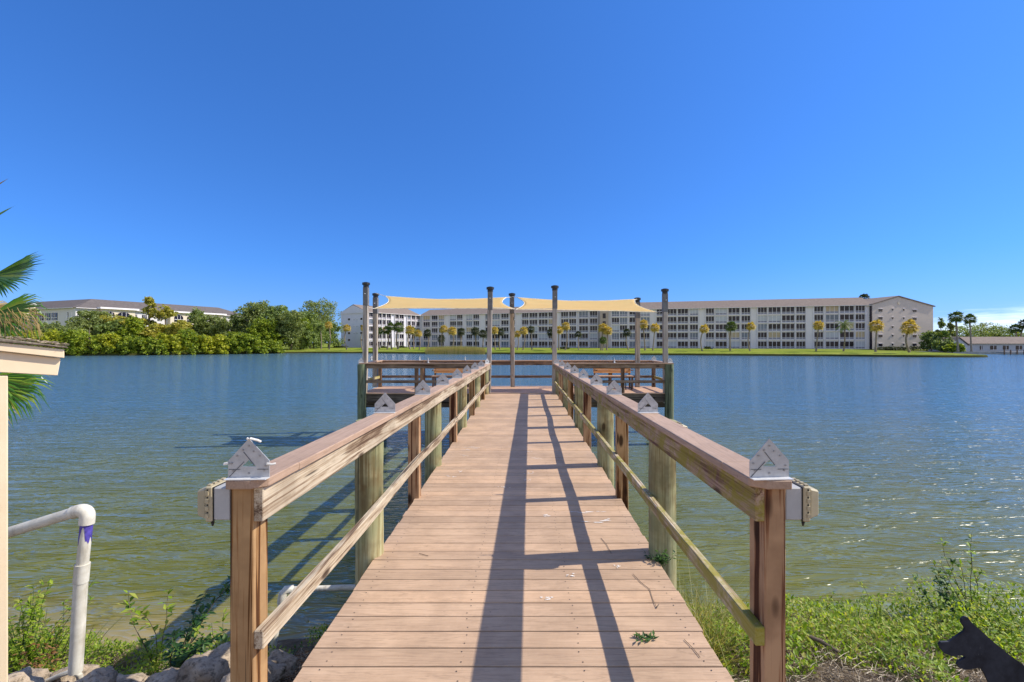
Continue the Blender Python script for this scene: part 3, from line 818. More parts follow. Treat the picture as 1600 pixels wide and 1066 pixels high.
# ------------------------------------------------------------------ pipes
YP = 3.45
t = thing('pump_pipe', W(122, 1030, YP), 'thick white plastic pipe with elbow and purple primer beside the shelter', 'pipe')
A, Bp, C, D = W(118, 1050, YP), W(126.5, 905, YP), W(136, 812, YP), W(-60, 855, YP)
top = W(138.5, 797, YP)
m = MB(); m.tube([A, Bp], .042, 18); m.build('lower_pipe', PVC, t, smooth=True)
m = MB(); m.tube([Bp + (A - Bp) * .03, Bp + (C - Bp) * .26], .0455, 18); m.build('coupling', PVC, t, smooth=True)
m = MB(); m.tube([Bp + (C - Bp) * .2, C], .0365, 18); m.build('upper_pipe', PVC, t, smooth=True)
dd = (C - Bp).normalized(); u_ = dd.cross(Vector((0, 1, 0))).normalized(); w_ = dd.cross(u_); m = MB(); N_ = 40
for k in range(N_):
    a_ = 2 * math.pi * k / N_; l_ = .045 + .24 * max(0, mn.noise(Vector((math.cos(a_) * 1.6 + 4, math.sin(a_) * 1.6, 3))) + .35)
    rr = (u_ * math.cos(a_) + w_ * math.sin(a_)) * .0373; m.v += [C + rr, C - dd * l_ + rr]
for k in range(N_): j = (k + 1) % N_; m.face([2 * k, 2 * j, 2 * j + 1, 2 * k + 1])
m.build('purple_primer_band', PURPLE, t, smooth=True)
E = W(118, 799, YP); ed = (D - E).normalized(); cor = C + dd * .085; P0_, P2_ = C + dd * .01, cor + ed * .085
arc = [P0_.lerp(cor, k / 8).lerp(cor.lerp(P2_, k / 8), k / 8) for k in range(9)]
m = MB(); m.tube([C - dd * .03] + arc + [P2_ + ed * .03], .0465, 18); m.build('elbow', PVC, t, smooth=True); E = P2_
m = MB(); m.tube([E, D], .039, 18); m.build('cross_pipe', PVC, t, smooth=True)
t = thing('small_pipe', W(100, 1050, 3.4), 'short curved white pipe lying among the rocks at the bottom left', 'pipe')
m = MB(); m.tube([W(70, 1066, 3.5), W(95, 1055, 3.5), W(112, 1049, 3.5), W(122, 1053, 3.52), W(126, 1064, 3.54)], .017, 12); m.build('bent_tube', PVC, t, smooth=True)
m = MB(); m.tube([W(120, 1051.5, 3.52), W(123.5, 1055, 3.525), W(126.3, 1065, 3.545)], .020, 12); m.build('elbow', PVC, t, smooth=True)
t = thing('water_line_pipe', W(430, 1020, 4.2), 'white pipe with elbow running under the walkway by the left railing', 'pipe')
m = MB(); m.tube([W(421, 1040, 4.15), W(441, 935, 4.2)], .027, 12); m.build('standpipe', PVC, t, smooth=True)
m = MB(); m.tube([W(439.5, 942, 4.2), W(442, 928, 4.2), W(446, 922, 4.22), W(458, 921, 4.25)], .036, 12); m.build('elbow', PVC, t, smooth=True)
m = MB(); m.tube([W(455, 921, 4.24), W(640, 915, 4.35)], .024, 12); m.build('cross_pipe', PVC, t, smooth=True)

# ------------------------------------------------------------------ dog silhouette
pts = [(1010, 745), (1024, 728), (1080, 725), (1130, 690), (1185, 652), (1192, 630), (1166, 592), (1170, 565), (1190, 550), (1212, 556), (1238, 592), (1300, 645), (1400, 735), (1500, 815), (1600, 890),
       (1750, 965), (2000, 985), (2200, 985), (2380, 930), (2470, 950), (2330, 1060), (2320, 1180), (2390, 1330), (2370, 1590), (2290, 1590), (2290, 1360), (2160, 1210), (1720, 1220), (1650, 1330), (1640, 1590), (1560, 1590), (1550, 1300), (1430, 1120),
       (1360, 1015), (1330, 950), (1300, 905), (1260, 910), (1190, 920), (1150, 905), (1135, 880), (1150, 860), (1198, 832), (1170, 820), (1100, 825), (1050, 805), (1020, 772)]
m = MB(); poly = [W(1240 + x * .225, 840 + y * .225, 2.7) for x, y in pts]; m.prism(poly, (0, .012, 0))
o = m.build('dog_silhouette', DOGM, bevel=0)
tag(o, 'flat black dog shaped cut-out standing in the weeds at the lower right', 'silhouette')

# ------------------------------------------------------------------ rocks
def rock(px, py, Y, r, sq, lab, seed):
    bm = bmesh.new(); bmesh.ops.create_icosphere(bm, subdivisions=4, radius=1)
    off = Vector((seed * 3.1, seed * 1.7, 0))
    for v in bm.verts:
        n0 = v.co.copy(); 
        d = 1 + .42 * mn.noise(n0 * 1.1 + off) + .16 * mn.noise(n0 * 2.7 + off) + .06 * mn.noise(n0 * 8 + off)
        c = Vector((round(n0.x * 2.2) / 2.2, round(n0.y * 2.2) / 2.2, round(n0.z * 2.2) / 2.2))
        v.co = (n0 * .72 + c * .28) * d
        v.co = Vector((v.co.x * r * sq[0], v.co.y * r * sq[1], v.co.z * r * sq[2]))
    me = bpy.data.meshes.new('rock'); bm.to_mesh(me); bm.free(); me.materials.append(ROCK)
    me.polygons.foreach_set('use_smooth', [True] * len(me.polygons))
    o = bpy.data.objects.new('rock', me); COL.objects.link(o); o.location = W(px, py, Y); o.rotation_euler = (0, 0, seed)
    tag(o, lab, 'rock', 'rocks on the near bank')
ROCKS = [(325, 1062, 3.6, .25, (1.1, .8, .8), 'large pale rock with a dark shaded face against the left front post'), (255, 1078, 3.45, .15, (1.2, .8, .7), 'tan rock just left of the large rock by the front post'),
         (175, 1082, 3.5, .17, (1.2, .9, .55), 'flat bluish rock in the middle of the bottom left bank'), (105, 1066, 3.6, .14, (1.2, .9, .6), 'pale rock beside the small curved pipe'),
         (45, 1068, 3.55, .13, (1.3, .9, .6), 'low rock at the foot of the shelter post'), (430, 1050, 3.75, .15, (.9, .8, .8), 'dark rock between the left front post and the deck'),
         (395, 1075, 3.4, .2, (1.1, .9, .7), 'rock behind the foot of the left front post'),
         (140, 1078, 3.3, .14, (1.2, .9, .7), 'rock cut by the bottom edge, right of the small curved pipe'), (20, 1075, 3.35, .15, (1.0, .9, .7), 'rock cut by the bottom left corner')]
for i, (px, py, Y, r, sq, lab) in enumerate(ROCKS): rock(px, py, Y, r, sq, lab, i + 1.3)

# ------------------------------------------------------------------ near plants
def leaf_quad(m, p, d, up, l, w):
    d = Vector(d).normalized(); s = d.cross(up)
    if s.length < 1e-3: s = d.cross(Vector((1, 0, 0)))
    s.normalize(); n = s.cross(d); b = len(m.v)
    m.v += [p, p + d * l * .45 + s * w * .5 + n * l * .06, p + d * l * .45 - s * w * .5 + n * l * .06, p + d * l - n * l * .05, p + d * l * .5 + n * -.0]
    m.face([b, b + 1, b + 4]); m.face([b, b + 4, b + 2]); m.face([b + 1, b + 3, b + 4]); m.face([b + 4, b + 3, b + 2])
def rvec(up=.5):
    return Vector((random.gauss(0, 1), random.gauss(0, 1), random.gauss(up, .8))).normalized()
def ground_cover(name, n, sampler, hfun, mat, ls=(.02, .05), up=.4):
    m = MB()
    for k in range(n):
        x, y = sampler(); z0 = bank_z(x, y); h = hfun(x, y)
        if h <= 0 or z0 < WATER - .18: continue
        p = Vector((x, y, z0 + h * random.random() ** .6)); l = random.uniform(*ls)
        leaf_quad(m, p, rvec(up), Vector((0, 0, 1)), l, l * random.uniform(.35, .6))
    return tag(m.build(name, mat), kind='stuff')
def hR(x, y):
    c = mn.noise(Vector((x * 1.6, y * 1.6, 0))) * .5 + .5; d = mn.noise(Vector((x * 5, y * 5, 7))) * .5 + .5
    edge = min(1, max(0, (y - 3.2 - .45 * (mn.noise(Vector((x * 2, 0, 4))))) / .5))
    h = (.04 + .22 * c * c + .16 * d) * edge
    if x > 2.9: h += .30 * min(1, (x - 2.9) / 1.6) * edge * c
    return h if h > .03 else 0
def sR():
    x = random.uniform(1.25, 8.0); return x, random.uniform(2.85, 4.9 + .45 * min(1, max(0, (x - 1.6) / 1.8)))
ground_cover('bank_weeds', 36000, sR, hR, L_WEED, (.022, .062), .55)
def hL(x, y):
    d = mn.noise(Vector((x * 3, y * 3, 2))) * .5 + .5
    return .06 + .26 * d if mn.noise(Vector((x * 2.0, y * 2.0, 5))) > -.05 else 0
ground_cover('left_bank_weeds', 20000, lambda: (random.uniform(-5.0, -1.3), random.uniform(3.75, 4.7)), hL, L_WEED, (.015, .04), .5)
def straw(name, n, x0, x1, y0, y1, mat=L_STRAW):
    m = MB()
    for k in range(n):
        x, y = random.uniform(x0, x1), random.uniform(y0, y1); z = bank_z(x, y) + .01 + random.random() * .05
        a = random.random() * 6.3; l = random.uniform(.04, .2); b = random.uniform(-.8, .8); p = Vector((x, y, z)); pp = [p]
        for q in range(3):
            a += b * .5; p = p + Vector((math.cos(a), math.sin(a), random.uniform(-.16, .16))) * l / 3; pp.append(p)
        m.tube(pp, [.0022, .002, .0018, .001], 3, False)
    return tag(m.build(name, mat), kind='stuff')
straw('bank_straw', 5000, 1.2, 5.5, 3.0, 4.0)
straw('left_bank_straw', 2600, -4.6, -1.0, 3.1, 4.4)
straw('left_bank_twigs', 500, -2.6, -1.0, 3.4, 4.4, L_DRY)
def grass(name, n, spots, mat, hmin, hmax, lab=None, cat=None, lean=.35):
    m = MB()
    for k in range(n):
        sx, sy, sr = random.choice(spots); a = random.random() * 6.3; r = sr * random.random() ** .5
        x, y = sx + math.cos(a) * r, sy + math.sin(a) * r; z = max(bank_z(x, y), WATER - .05); h = random.uniform(hmin, hmax); w = random.uniform(.002, .004)
        d = Vector((random.gauss(0, lean), random.gauss(0, lean), 1)); p = Vector((x, y, z)); g = Vector((random.gauss(0, .5), random.gauss(0, .5), -.35)); sd = Vector((random.uniform(-1, 1), random.uniform(-1, 1), 0)).normalized() * w
        b = len(m.v)
        for q, t in enumerate((0, .35, .7)):
            c = p + d * h * t + g * h * t * t * .8; m.v += [c - sd * (1 - t * .6), c + sd * (1 - t * .6)]
        m.v.append(p + d * h + g * h * .8)
        m.face([b, b + 1, b + 3, b + 2]); m.face([b + 2, b + 3, b + 5, b + 4]); m.face([b + 4, b + 5, b + 6])
    o = m.build(name, mat)
    return tag(o, lab, cat) if lab else tag(o, kind='stuff')
grass('grass_tuft', 800, [(1.45, 3.9, .22), (1.55, 4.4, .25), (1.3, 3.6, .18)], L_GRASS, .25, .8, 'pale wispy grass tuft beside the right edge of the deck', 'grass tuft')
grass('bank_grass', 1500, [(x * .5 + 1.6, 4.3 + .4 * math.sin(x * 2.2), .45) for x in range(12)], L_GRASS, .1, .38)

def plant(name, root_p, h, nst, leafmat, lab, cat='plant', lsize=.05, spread=.25, nl=24, stem_r=.004, bend=(0, 0), group=None):
    t = thing(name, root_p, lab, cat, group); ms = MB(); ml = MB()
    for s in range(nst):
        d = Vector((random.gauss(bend[0], spread), random.gauss(bend[1], spread), 1)); hh = h * random.uniform(.65, 1.05); p = Vector(root_p) + Vector((random.gauss(0, .02), random.gauss(0, .02), -.02)); pts = [p]
        for q in range(6):
            d = d + Vector((random.gauss(bend[0] * .35, .14), random.gauss(bend[1] * .35, .14), .0)); p = p + d.normalized() * hh / 6; pts.append(p)
        ms.tube(pts, [stem_r * (1 - .12 * i) for i in range(7)], 5, False)
        for k in range(nl):
            t_ = random.uniform(.8, 5.99) if nl > 6 else random.uniform(2, 5.99); i = int(t_); c = pts[i].lerp(pts[i + 1], t_ - i); l = lsize * random.uniform(.6, 1.15)
            out = Vector((random.gauss(0, 1), random.gauss(0, 1), random.gauss(.25, .45))).normalized()
            leaf_quad(ml, c + out * .004, out, Vector((0, 0, 1)), l, l * .5)
    ms.build('stem', BARK if stem_r > .0045 else L_WEEDD, t); ml.build('leaves', leafmat, t)
    return t
def gp(px, Y): x = W(px, 0, Y).x; return Vector((x, Y, max(bank_z(x, Y), WATER - .05)))
plant('weed_bush', gp(38, 4.0), .72, 22, L_WEED, 'bushy green weed clump between the shelter post and the white pipe', lsize=.055, nl=34)
plant('weed_bush', gp(85, 4.1), .55, 14, L_WEED, 'smaller green weed clump touching the left of the white pipe', lsize=.045, nl=30, spread=.3)
plant('dead_weed', gp(78, 3.85), .42, 6, L_DRY, 'rust brown dead weed in front of the green clump by the pipe', lsize=.045, nl=26, spread=.15)
plant('sapling', gp(248, 4.2), .95, 3, L_WEED, 'thin upright sapling with pale green leaves on the left bank', lsize=.085, nl=30, spread=.08, stem_r=.005)
plant('sapling', gp(268, 4.05), 1.15, 6, L_WEEDD, 'dark glossy leafy sapling leaning towards the left front post', lsize=.078, nl=60, spread=.12, stem_r=.007, bend=(.36, -.05))
plant('fern_sprig', gp(335, 4.0), .72, 3, L_LIME, 'lime green drooping sprig just left of the front post', lsize=.06, nl=22, spread=.12, bend=(.1, 0))
plant('seedling', gp(300, 4.1), .22, 8, L_LIME, 'low light green seedlings beneath the dark sapling', lsize=.05, nl=18, spread=.5)
plant('twiggy_weed', gp(128, 4.35), .5, 4, L_GRASS, 'sparse twiggy weed stems right of the white pipe', lsize=.03, nl=5, spread=.35, bend=(.25, 0))
plant('seedling', gp(445, 3.95), .26, 4, L_WEEDD, 'small green shoots between the left front post and deck edge', lsize=.035, nl=12, spread=.3)
plant('tall_weed', gp(1517, 4.75), 1.0, 7, L_WEED, 'tallest leafy weed rising above the right bank', lsize=.065, nl=44, spread=.12, stem_r=.006)
plant('tall_weed', gp(1480, 4.7), .72, 8, L_WEEDD, 'dark leafy weed at the left of the tallest weed', lsize=.06, nl=40, spread=.3)
plant('tall_weed', gp(1545, 4.6), .68, 8, L_WEED, 'bushy weed at the right of the tallest weed', lsize=.06, nl=36, spread=.3)
plant('tall_weed', gp(1368, 4.75), .55, 4, L_WEED, 'slim leafy weed in the middle of the right bank', lsize=.05, nl=26, spread=.15)
plant('tall_weed', gp(1590, 4.4), .7, 7, L_LIME, 'bright green weed at the right edge of the frame', lsize=.06, nl=30, spread=.3)
plant('seed_stalk', gp(1297, 4.6), .42, 3, L_GRASS, 'upright seed stalks near the right front post', lsize=.03, nl=26, spread=.1)
plant('seed_stalk', gp(1258, 4.5), .36, 3, L_GRASS, 'pale flowering stalks just right of the front post', lsize=.025, nl=20, spread=.15)
plant('weed_bush', gp(1120, 3.9), .34, 14, L_WEED, 'green weed clump between the deck edge and the right front post', lsize=.045, nl=26, spread=.4)
plant('deck_weed', Vector((1.02, 3.50, dz(3.5))), .13, 14, L_WEEDD, 'small weed growing through the deck at the foot of the first right piling', lsize=.035, nl=12, spread=.9, stem_r=.002)
for i, (px, Y, h) in enumerate(((1330, 4.5, .5), (1420, 4.6, .45), (1500, 4.3, .4))):
    pass
# fallen things
t = MB(); p0 = W(1265, 995, 3.72); p1 = W(1327, 1027, 3.52)
t.tube([p0, p0.lerp(p1, .3) + Vector((0, 0, .008)), p0.lerp(p1, .7) - Vector((0, 0, .004)), p1], [.014, .016, .014, .011], 9)
tag(t.build('fallen_stick', BARK, smooth=True), 'bare brown stick lying across the weeds of the right bank', 'stick')
def on_deck(px, py): Y = 1216 / (py - 529); return Vector(((px - CX) / F * Y, Y, dz(Y)))
m = MB(); c = on_deck(1008, 999)
for k in range(22):
    a = random.random() * 6.3; leaf_quad(m, c + Vector((random.uniform(-.05, .05), random.uniform(-.02, .02), .006)), (math.cos(a), math.sin(a) * .6, random.uniform(.0, .35)), Vector((0, 0, 1)), .05, .016)
tag(m.build('leaf_sprig', L_WEEDD), 'green leaf sprig lying on the deck boards', 'leaves')
for pp, lab in (([(989, 898), (1002, 912), (1015, 922), (1020, 938), (1026, 951)], 'long crooked twig on the right side of the deck'), ([(939, 842), (948, 852), (955, 866)], 'thin twig lying across the first post shadow'),
                ([(655, 866), (662, 868), (669, 870)], 'tiny dark twig on the left half of the deck'), ([(1069, 1001), (1083, 1015), (1094, 1029)], 'short straight twig near the right deck edge')):
    m = MB(); q = [on_deck(*p) + Vector((0, 0, .005)) for p in pp]; m.tube(q, [.0018] * len(q), 5)
    if len(q) == 5: m.tube([q[-1], q[-1] + Vector((.02, .02, .01))], [.004, .002], 5)
    tag(m.build('twig', BARK), lab, 'twig', 'twigs on the deck')

# ------------------------------------------------------------------ far vegetation
def crown(blobs, n, ls, seed, flat=.7):
    rnd = random.Random(seed); m = MB(); tot = sum(b[3] * b[4] + b[3] * b[5] for b in blobs)
    for (cx, cy, cz, rx, ry, rz) in blobs:
        k = int(n * (rx * ry + rx * rz) / tot)
        sub = [(Vector((rnd.gauss(0, 1), rnd.gauss(0, 1), rnd.gauss(.15, 1))).normalized() * rnd.uniform(.55, 1.0), rnd.uniform(.22, .42)) for _ in range(16)]
        for _ in range(k):
            c, r = rnd.choice(sub); d = Vector((rnd.gauss(0, 1), rnd.gauss(0, 1), rnd.gauss(.2, 1))).normalized() * (rnd.random() ** .35) * r
            q = c + d; p = Vector((cx + q.x * rx, cy + q.y * ry, cz + q.z * rz)); l = ls * rnd.uniform(.6, 1.4)
            nrm = (d + Vector((rnd.gauss(0, .5), rnd.gauss(0, .5), rnd.gauss(.4, .5)))).normalized()
            u = nrm.cross(Vector((rnd.gauss(0, 1), rnd.gauss(0, 1), rnd.gauss(0, 1)))).normalized(); w = nrm.cross(u)
            b = len(m.v); m.v += [p - u * l, p - w * l * .55 + nrm * l * .1, p + u * l, p + w * l * .55 + nrm * l * .1]; m.face([b, b + 1, b + 2, b + 3])
    return m
def tree(name, base, h, w, mat, lab, cat, n, ls, seed, shape='round', group=None, trunk=True):
    rnd = random.Random(seed); t = thing(name, base, lab, cat, group); b = Vector(base); blobs = []
    if shape == 'round':
        for k in range(13):
            a = rnd.random() * 6.3; r = rnd.uniform(.0, .34) * w; s = rnd.uniform(.2, .33) * w
            blobs.append((b.x + math.cos(a) * r, b.y + math.sin(a) * r, b.z + h * (.2 + .64 * (k / 12)), s, s, min(s, h * .2)))
        blobs.append((b.x, b.y, b.z + h * .82, w * .25, w * .25, h * .16))
    elif shape == 'cone':
        for k in range(12):
            f = rnd.random(); r = (1 - f) * w * .36; a = rnd.random() * 6.3; s = (1.3 - f) * w * .25 + .2
            blobs.append((b.x + math.cos(a) * r, b.y + math.sin(a) * r, b.z + h * (.22 + .72 * f), s, s, h * .09))
    else:
        for k in range(10):
            a = rnd.random() * 6.3; r = rnd.uniform(0, .36) * w; s = rnd.uniform(.18, .28) * w
            blobs.append((b.x + math.cos(a) * r, b.y + math.sin(a) * r * .7, b.z + h * rnd.uniform(.22, .74), s, s, h * .26))
        blobs.append((b.x - w * .3, b.y - 1, b.z + h * .22, w * .2, w * .2, h * .22)); blobs.append((b.x + w * .3, b.y - 1, b.z + h * .22, w * .2, w * .2, h * .22))
    crown(blobs, n, ls, seed).build('crown', mat, t)
    m = MB(); hh = h * .62
    tr = max(.08, min(.3, w * .028))
    m.tube([b - Vector((0, 0, .3)), b + Vector((w * .01, 0, hh * .5)), b + Vector((-w * .01, 0, hh)), b + Vector((0, 0, h * .85))], [tr, tr * .85, tr * .6, tr * .25], 7)
    for bl in blobs[:6]:
        s = b + Vector((0, 0, h * rnd.uniform(.25, .5))); e = Vector(bl[:3]); m.tube([s, s.lerp(e, .5) + Vector((0, 0, -.1 * h * .3)), e], [tr * .5, tr * .35, tr * .15], 5, False)
    m.build('trunk', BARK, t, smooth=True)
    return t
def at_top(px, Y, top_y, base_z):
    p = W(px, top_y, Y); return Vector((p.x, Y, base_z)), p.z - base_z
# left bank: back row trees
BACK = [(70, 128, 505, 9, L_GREYG, 'round', 'pale grey-green tree just right of the fan palm'), (100, 124, 510, 8, L_GREYG, 'round', 'low grey-green tree in front of the shaded wall of the far left building'), (150, 136, 489, 13, L_GREYG, 'round', 'broad grey-green tree below the first arched bay'),
        (190, 138, 494, 11, L_OLIVE, 'round', 'olive tree between the first arched bay and the tall cypress'), (233, 139, 466, 12.5, L_OLIVE, 'cone', 'tallest olive cypress standing against the far left building'),
        (259, 140, 473, 12, L_OLIVE, 'cone', 'second olive cypress right beside the tallest one'), (305, 143, 487, 8.5, L_OAK, 'round', 'dark green tree standing before the second arched bay'), (332, 145, 493, 9, L_GREYG, 'round', 'round green tree at the right end of the far left building'),
        (372, 150, 494, 7, L_OAK, 'round', 'small dark tree covering the end of the far left building'), (398, 148, 473, 14, L_GREYG, 'round', 'large tree with the highest crown right of the far left building'), (432, 146, 481, 13, L_OAK, 'round', 'large dark oak left of the gap in the shore'),
        (455, 143, 488, 10, L_GREYG, 'round', 'grey-green oak overhanging the end of the bank'), (470, 150, 494, 8, L_MANG2, 'round', 'bright green tree between the two oaks at the end of the bank'), (500, 205, 471, 22, L_GREYG, 'round', 'tall oak rising behind the left gable end'), (490, 165, 500, 9, L_OAK, 'round', 'dark oak standing left of the gable end wall'),
        (513, 182, 503, 11, L_OAK, 'round', 'dark tree overlapping the left edge of the gable end wall'), (484, 160, 488, 11, L_OAK, 'round', 'dark green oak between the bank and the tall grey-green oak'),
        (128, 130, 497, 9, L_GREYG, 'round', 'grey-green tree before the shaded corner of the far left building'), (178, 133, 503, 9, L_OAK, 'round', 'small dark green tree under the first arched bay'), (212, 134, 498, 8, L_MANG2, 'round', 'fresh green tree left of the tall cypress'),
        (280, 137, 503, 9, L_OLIVE, 'round', 'olive tree filling the space right of the second cypress'), (352, 144, 500, 8, L_GREYG, 'round', 'grey-green tree before the last windows of the far left building'), (418, 140, 500, 10, L_MANG2, 'round', 'fresh green tree in front of the big dark oak'),
        (474, 148, 512, 8, L_OAK, 'round', 'low dark tree at the left end of the lawn')]
for i, (px, Y, ty, w, mat, shp, lab) in enumerate(BACK):
    b, h = at_top(px, Y, ty, -.6); tree('tree', b, h * 1.03, w, mat, lab, 'tree', 9000 if w > 9 else 6000, .27 if w < 12 else .34, 40 + i, shp, 'trees on the far left bank')
# mangroves
MANG = [(110, 113, 513, 9), (140, 112, 511, 10), (172, 112, 518, 8), (195, 113, 522, 7), (222, 114, 529, 6), (245, 115, 527, 7), (272, 117, 523, 8), (292, 119, 516, 8), (318, 122, 521, 7), (340, 125, 524, 7), (362, 127, 517, 7), (385, 130, 524, 7), (405, 132, 528, 7), (428, 133.5, 532, 7), (85, 112, 517, 9), (60, 112, 520, 9), (30, 112, 517, 10), (5, 112, 519, 9)]
MANG.sort()
mg = {i: (L_MANG if i in (1, 2, 3, 6, 10, 12, 13) else L_MANG2) for i in range(len(MANG))}
for i, (px, Y, ty, w) in enumerate(MANG):
    b, h = at_top(px, Y, ty, -1.35); b.y = shore_y(b.x) + 2.4 + random.random(); b.x = (px - CX) / F * b.y; b, h = at_top(px, b.y, ty, -1.4)
    cl = 'yellow-green' if mg[i] is L_MANG else 'fresh green'
    tree('mangrove_bush', b, h * 1.08, w, mg[i], f'{cl} waterside bush on the left bank, {ORD[i]} bush from the left', 'bush', 5200, .24, 90 + i, 'bush', 'bushes along the left waterline')
# dead twiggy undergrowth at the waterline
m = MB()
for (px, Y) in ((228, 111.5), (236, 112), (145, 109.5), (325, 119), (215, 111.3)):
    for k in range(60):
        x = (px + random.uniform(-7, 7) - CX) / F * Y; z = -1.4; p = Vector((x, Y + random.random(), z)); h = random.uniform(.5, 1.9)
        m.tube([p, p + Vector((random.gauss(0, .3), random.gauss(0, .3), h * .5)), p + Vector((random.gauss(0, .7), random.gauss(0, .5), h))], [.04, .035, .015], 4, False)
tag(m.build('dead_undergrowth', simple('dead_twig', (.26, .21, .19), .9, .1)), kind='stuff')
# reeds
m = MB()
for k in range(5200):
    px = 665 + 93 * random.random(); Y = 122.0 + random.random() * 3.6 - (px - 665) * .02; x = (px - CX) / F * Y; h = random.uniform(1.4, 2.3) * (1 - .25 * (abs(px - 712) / 47) ** 3); d = random.gauss(0, .22); w = .035
    b = len(m.v); m.v += [Vector((x - w, Y, -1.45)), Vector((x + w, Y, -1.45)), Vector((x + d * .5 + w * .7, Y, -1.4 + h * .6)), Vector((x + d * .5 - w * .7, Y, -1.4 + h * .6)), Vector((x + d, Y + random.gauss(0, .2), -1.4 + h))]
    m.face([b, b + 1, b + 2, b + 3]); m.face([b + 3, b + 2, b + 4])
o = m.build('reed_bed', L_REED); tag(o, kind='stuff'); o['label'] = 'tan green reed bed at the far waterline'

# palms (copies of a few masters)
def palm_master(mat, kind, seed):
    rnd = random.Random(seed); root = thing('palm_tree', (0, 0, 0), 'x', 'palm', 'palms on the far shore')
    m = MB(); h = 6.0; bx = {0: .0, 1: .5, 2: -.7}[seed % 3]
    pts = [Vector((bx * math.sin(math.pi * i / 7) , 0, h * i / 7)) for i in range(8)]
    m.tube(pts, [.24, .18, .165, .16, .16, .16, .17, .2], 8); m.build('trunk', PTRUNK, root, smooth=True)
    m = MB(); top = Vector((0, 0, h))
    if kind == 'fan':
        for k in range(34):
            a = k * 2.4; e = math.asin(max(-1, min(1, .98 - 1.75 * k / 33))); d = Vector((math.cos(a) * math.cos(e), math.sin(a) * math.cos(e), math.sin(e)))
            hub = top + d * rnd.uniform(.55, .8); upv = Vector((0, 0, 1)) if abs(d.z) < .9 else Vector((1, 0, 0))
            fan_leaf(m, hub, d, upv, rnd.uniform(.75, 1.0), 13, 150, .45, .05, k + seed * 100)
    else:
        for k in range(20):
            a = k * 2.4; e = 1.1 - 1.5 * k / 19; d = Vector((math.cos(a) * math.cos(e), math.sin(a) * math.cos(e), math.sin(e))); L = rnd.uniform(2.2, 3.0); p = top.copy(); prev = p
            for q in range(9):
                d = (d + Vector((0, 0, -.17))).normalized(); p = prev + d * L / 9; s = d.cross(Vector((0, 0, 1))).normalized(); l = .62 * math.sin(math.pi * (q + 1.4) / 11)
                for sg in (-1, 1):
                    for r in (0, .5):
                        c = prev.lerp(p, r); tip = c + s * sg * l + d * l * .5 - Vector((0, 0, l * .45)); b = len(m.v); m.v += [c, c + d * .11, tip]; m.face([b, b + 1, b + 2])
                prev = p
    m.build('crown', mat, root)
    return root
PM = {}
def far_palm(px, Y, ty, style, lab, scale_crown=1.0, bz=-.55):
    key = style + str(int(px) % 3)
    mats = {'gold': (L_PALMY, 'fan'), 'dark': (L_PALMD, 'fan'), 'green': (L_PALMG, 'fan'), 'coco': (L_PALMG, 'feather')}
    if key not in PM: PM[key] = palm_master(*mats[style], int(px) % 3); o = PM[key]
    else: o = copy_tree(PM[key])
    p = W(px, ty, Y); h = p.z - bz; sc = max(.45, (h - 1.2 * scale_crown) / 6.0)
    o.location = (p.x, Y, bz); o.rotation_euler = (R(random.uniform(-4, 4)), R(random.uniform(-5, 5)), random.random() * 6.3 if style != 'gold' else random.uniform(-.4, .4)); o['label'] = lab
    for ch in o.children:
        if ch.name.startswith('trunk'): ch.scale = (scale_crown, scale_crown, sc)
        else: ch.scale = (scale_crown,) * 3; ch.location = (0, 0, 6 * sc - 6 * scale_crown)
    return o
CN = {'gold': 'golden-headed', 'dark': 'dark', 'green': 'green', 'coco': 'drooping green coconut'}
PALMS = [(502, 150, 508, 'green', .9), (514, 142, 502, 'gold', 1), (542, 142, 507, 'gold', 1), (566, 142, 507, 'gold', .9), (593, 150, 512, 'green', 1), (605, 152, 510, 'green', 1), (612, 150, 504, 'green', 1.1), (622, 151, 503, 'green', 1.2), (641, 150, 509, 'gold', 1.2), (647, 152, 511, 'green', 1),
         (655, 140, 515, 'gold', .9), (667, 156, 514, 'dark', 1), (690, 146, 524, 'dark', .9), (692, 140, 508, 'gold', 1.1), (706, 140, 510, 'gold', 1.2), (720, 150, 512, 'dark', 1.1), (744, 148, 511, 'dark', 1.2), (754, 148, 515, 'dark', 1), (774, 140, 510, 'gold', 1.1), (781, 148, 513, 'dark', 1),
         (808, 138, 516, 'gold', .9), (817, 136, 510, 'gold', 1), (831, 142, 509, 'dark', .9), (862, 142, 513, 'dark', .9), (873, 136, 509, 'gold', 1), (883, 132, 503, 'gold', 1.1), (904, 140, 517, 'dark', .9), (939, 131, 505, 'gold', 1.1), (948, 130, 510, 'gold', 1.1), (942, 128, 529, 'green', .9),
         (982, 138, 513, 'dark', .9), (1008, 128, 499, 'gold', 1.05), (1020, 127, 505, 'gold', 1.05), (1097, 124, 507, 'gold', 1.1), (1141, 126, 502, 'green', 1.15), (1172, 121, 503, 'gold', 1.0), (1275, 117, 501, 'gold', 1.1), (1318, 118, 499, 'coco', 1.05), (1368, 108, 500, 'gold', 1.1), (1421, 106, 500, 'gold', 1.1)]
PALMS.sort()
for i, (px, Y, ty, st, sc) in enumerate(PALMS):
    far_palm(px, Y, ty, st, f'{CN[st]} palm on the far lawn, {ORD[i]} palm from the left', sc * random.uniform(.86, 1.2))
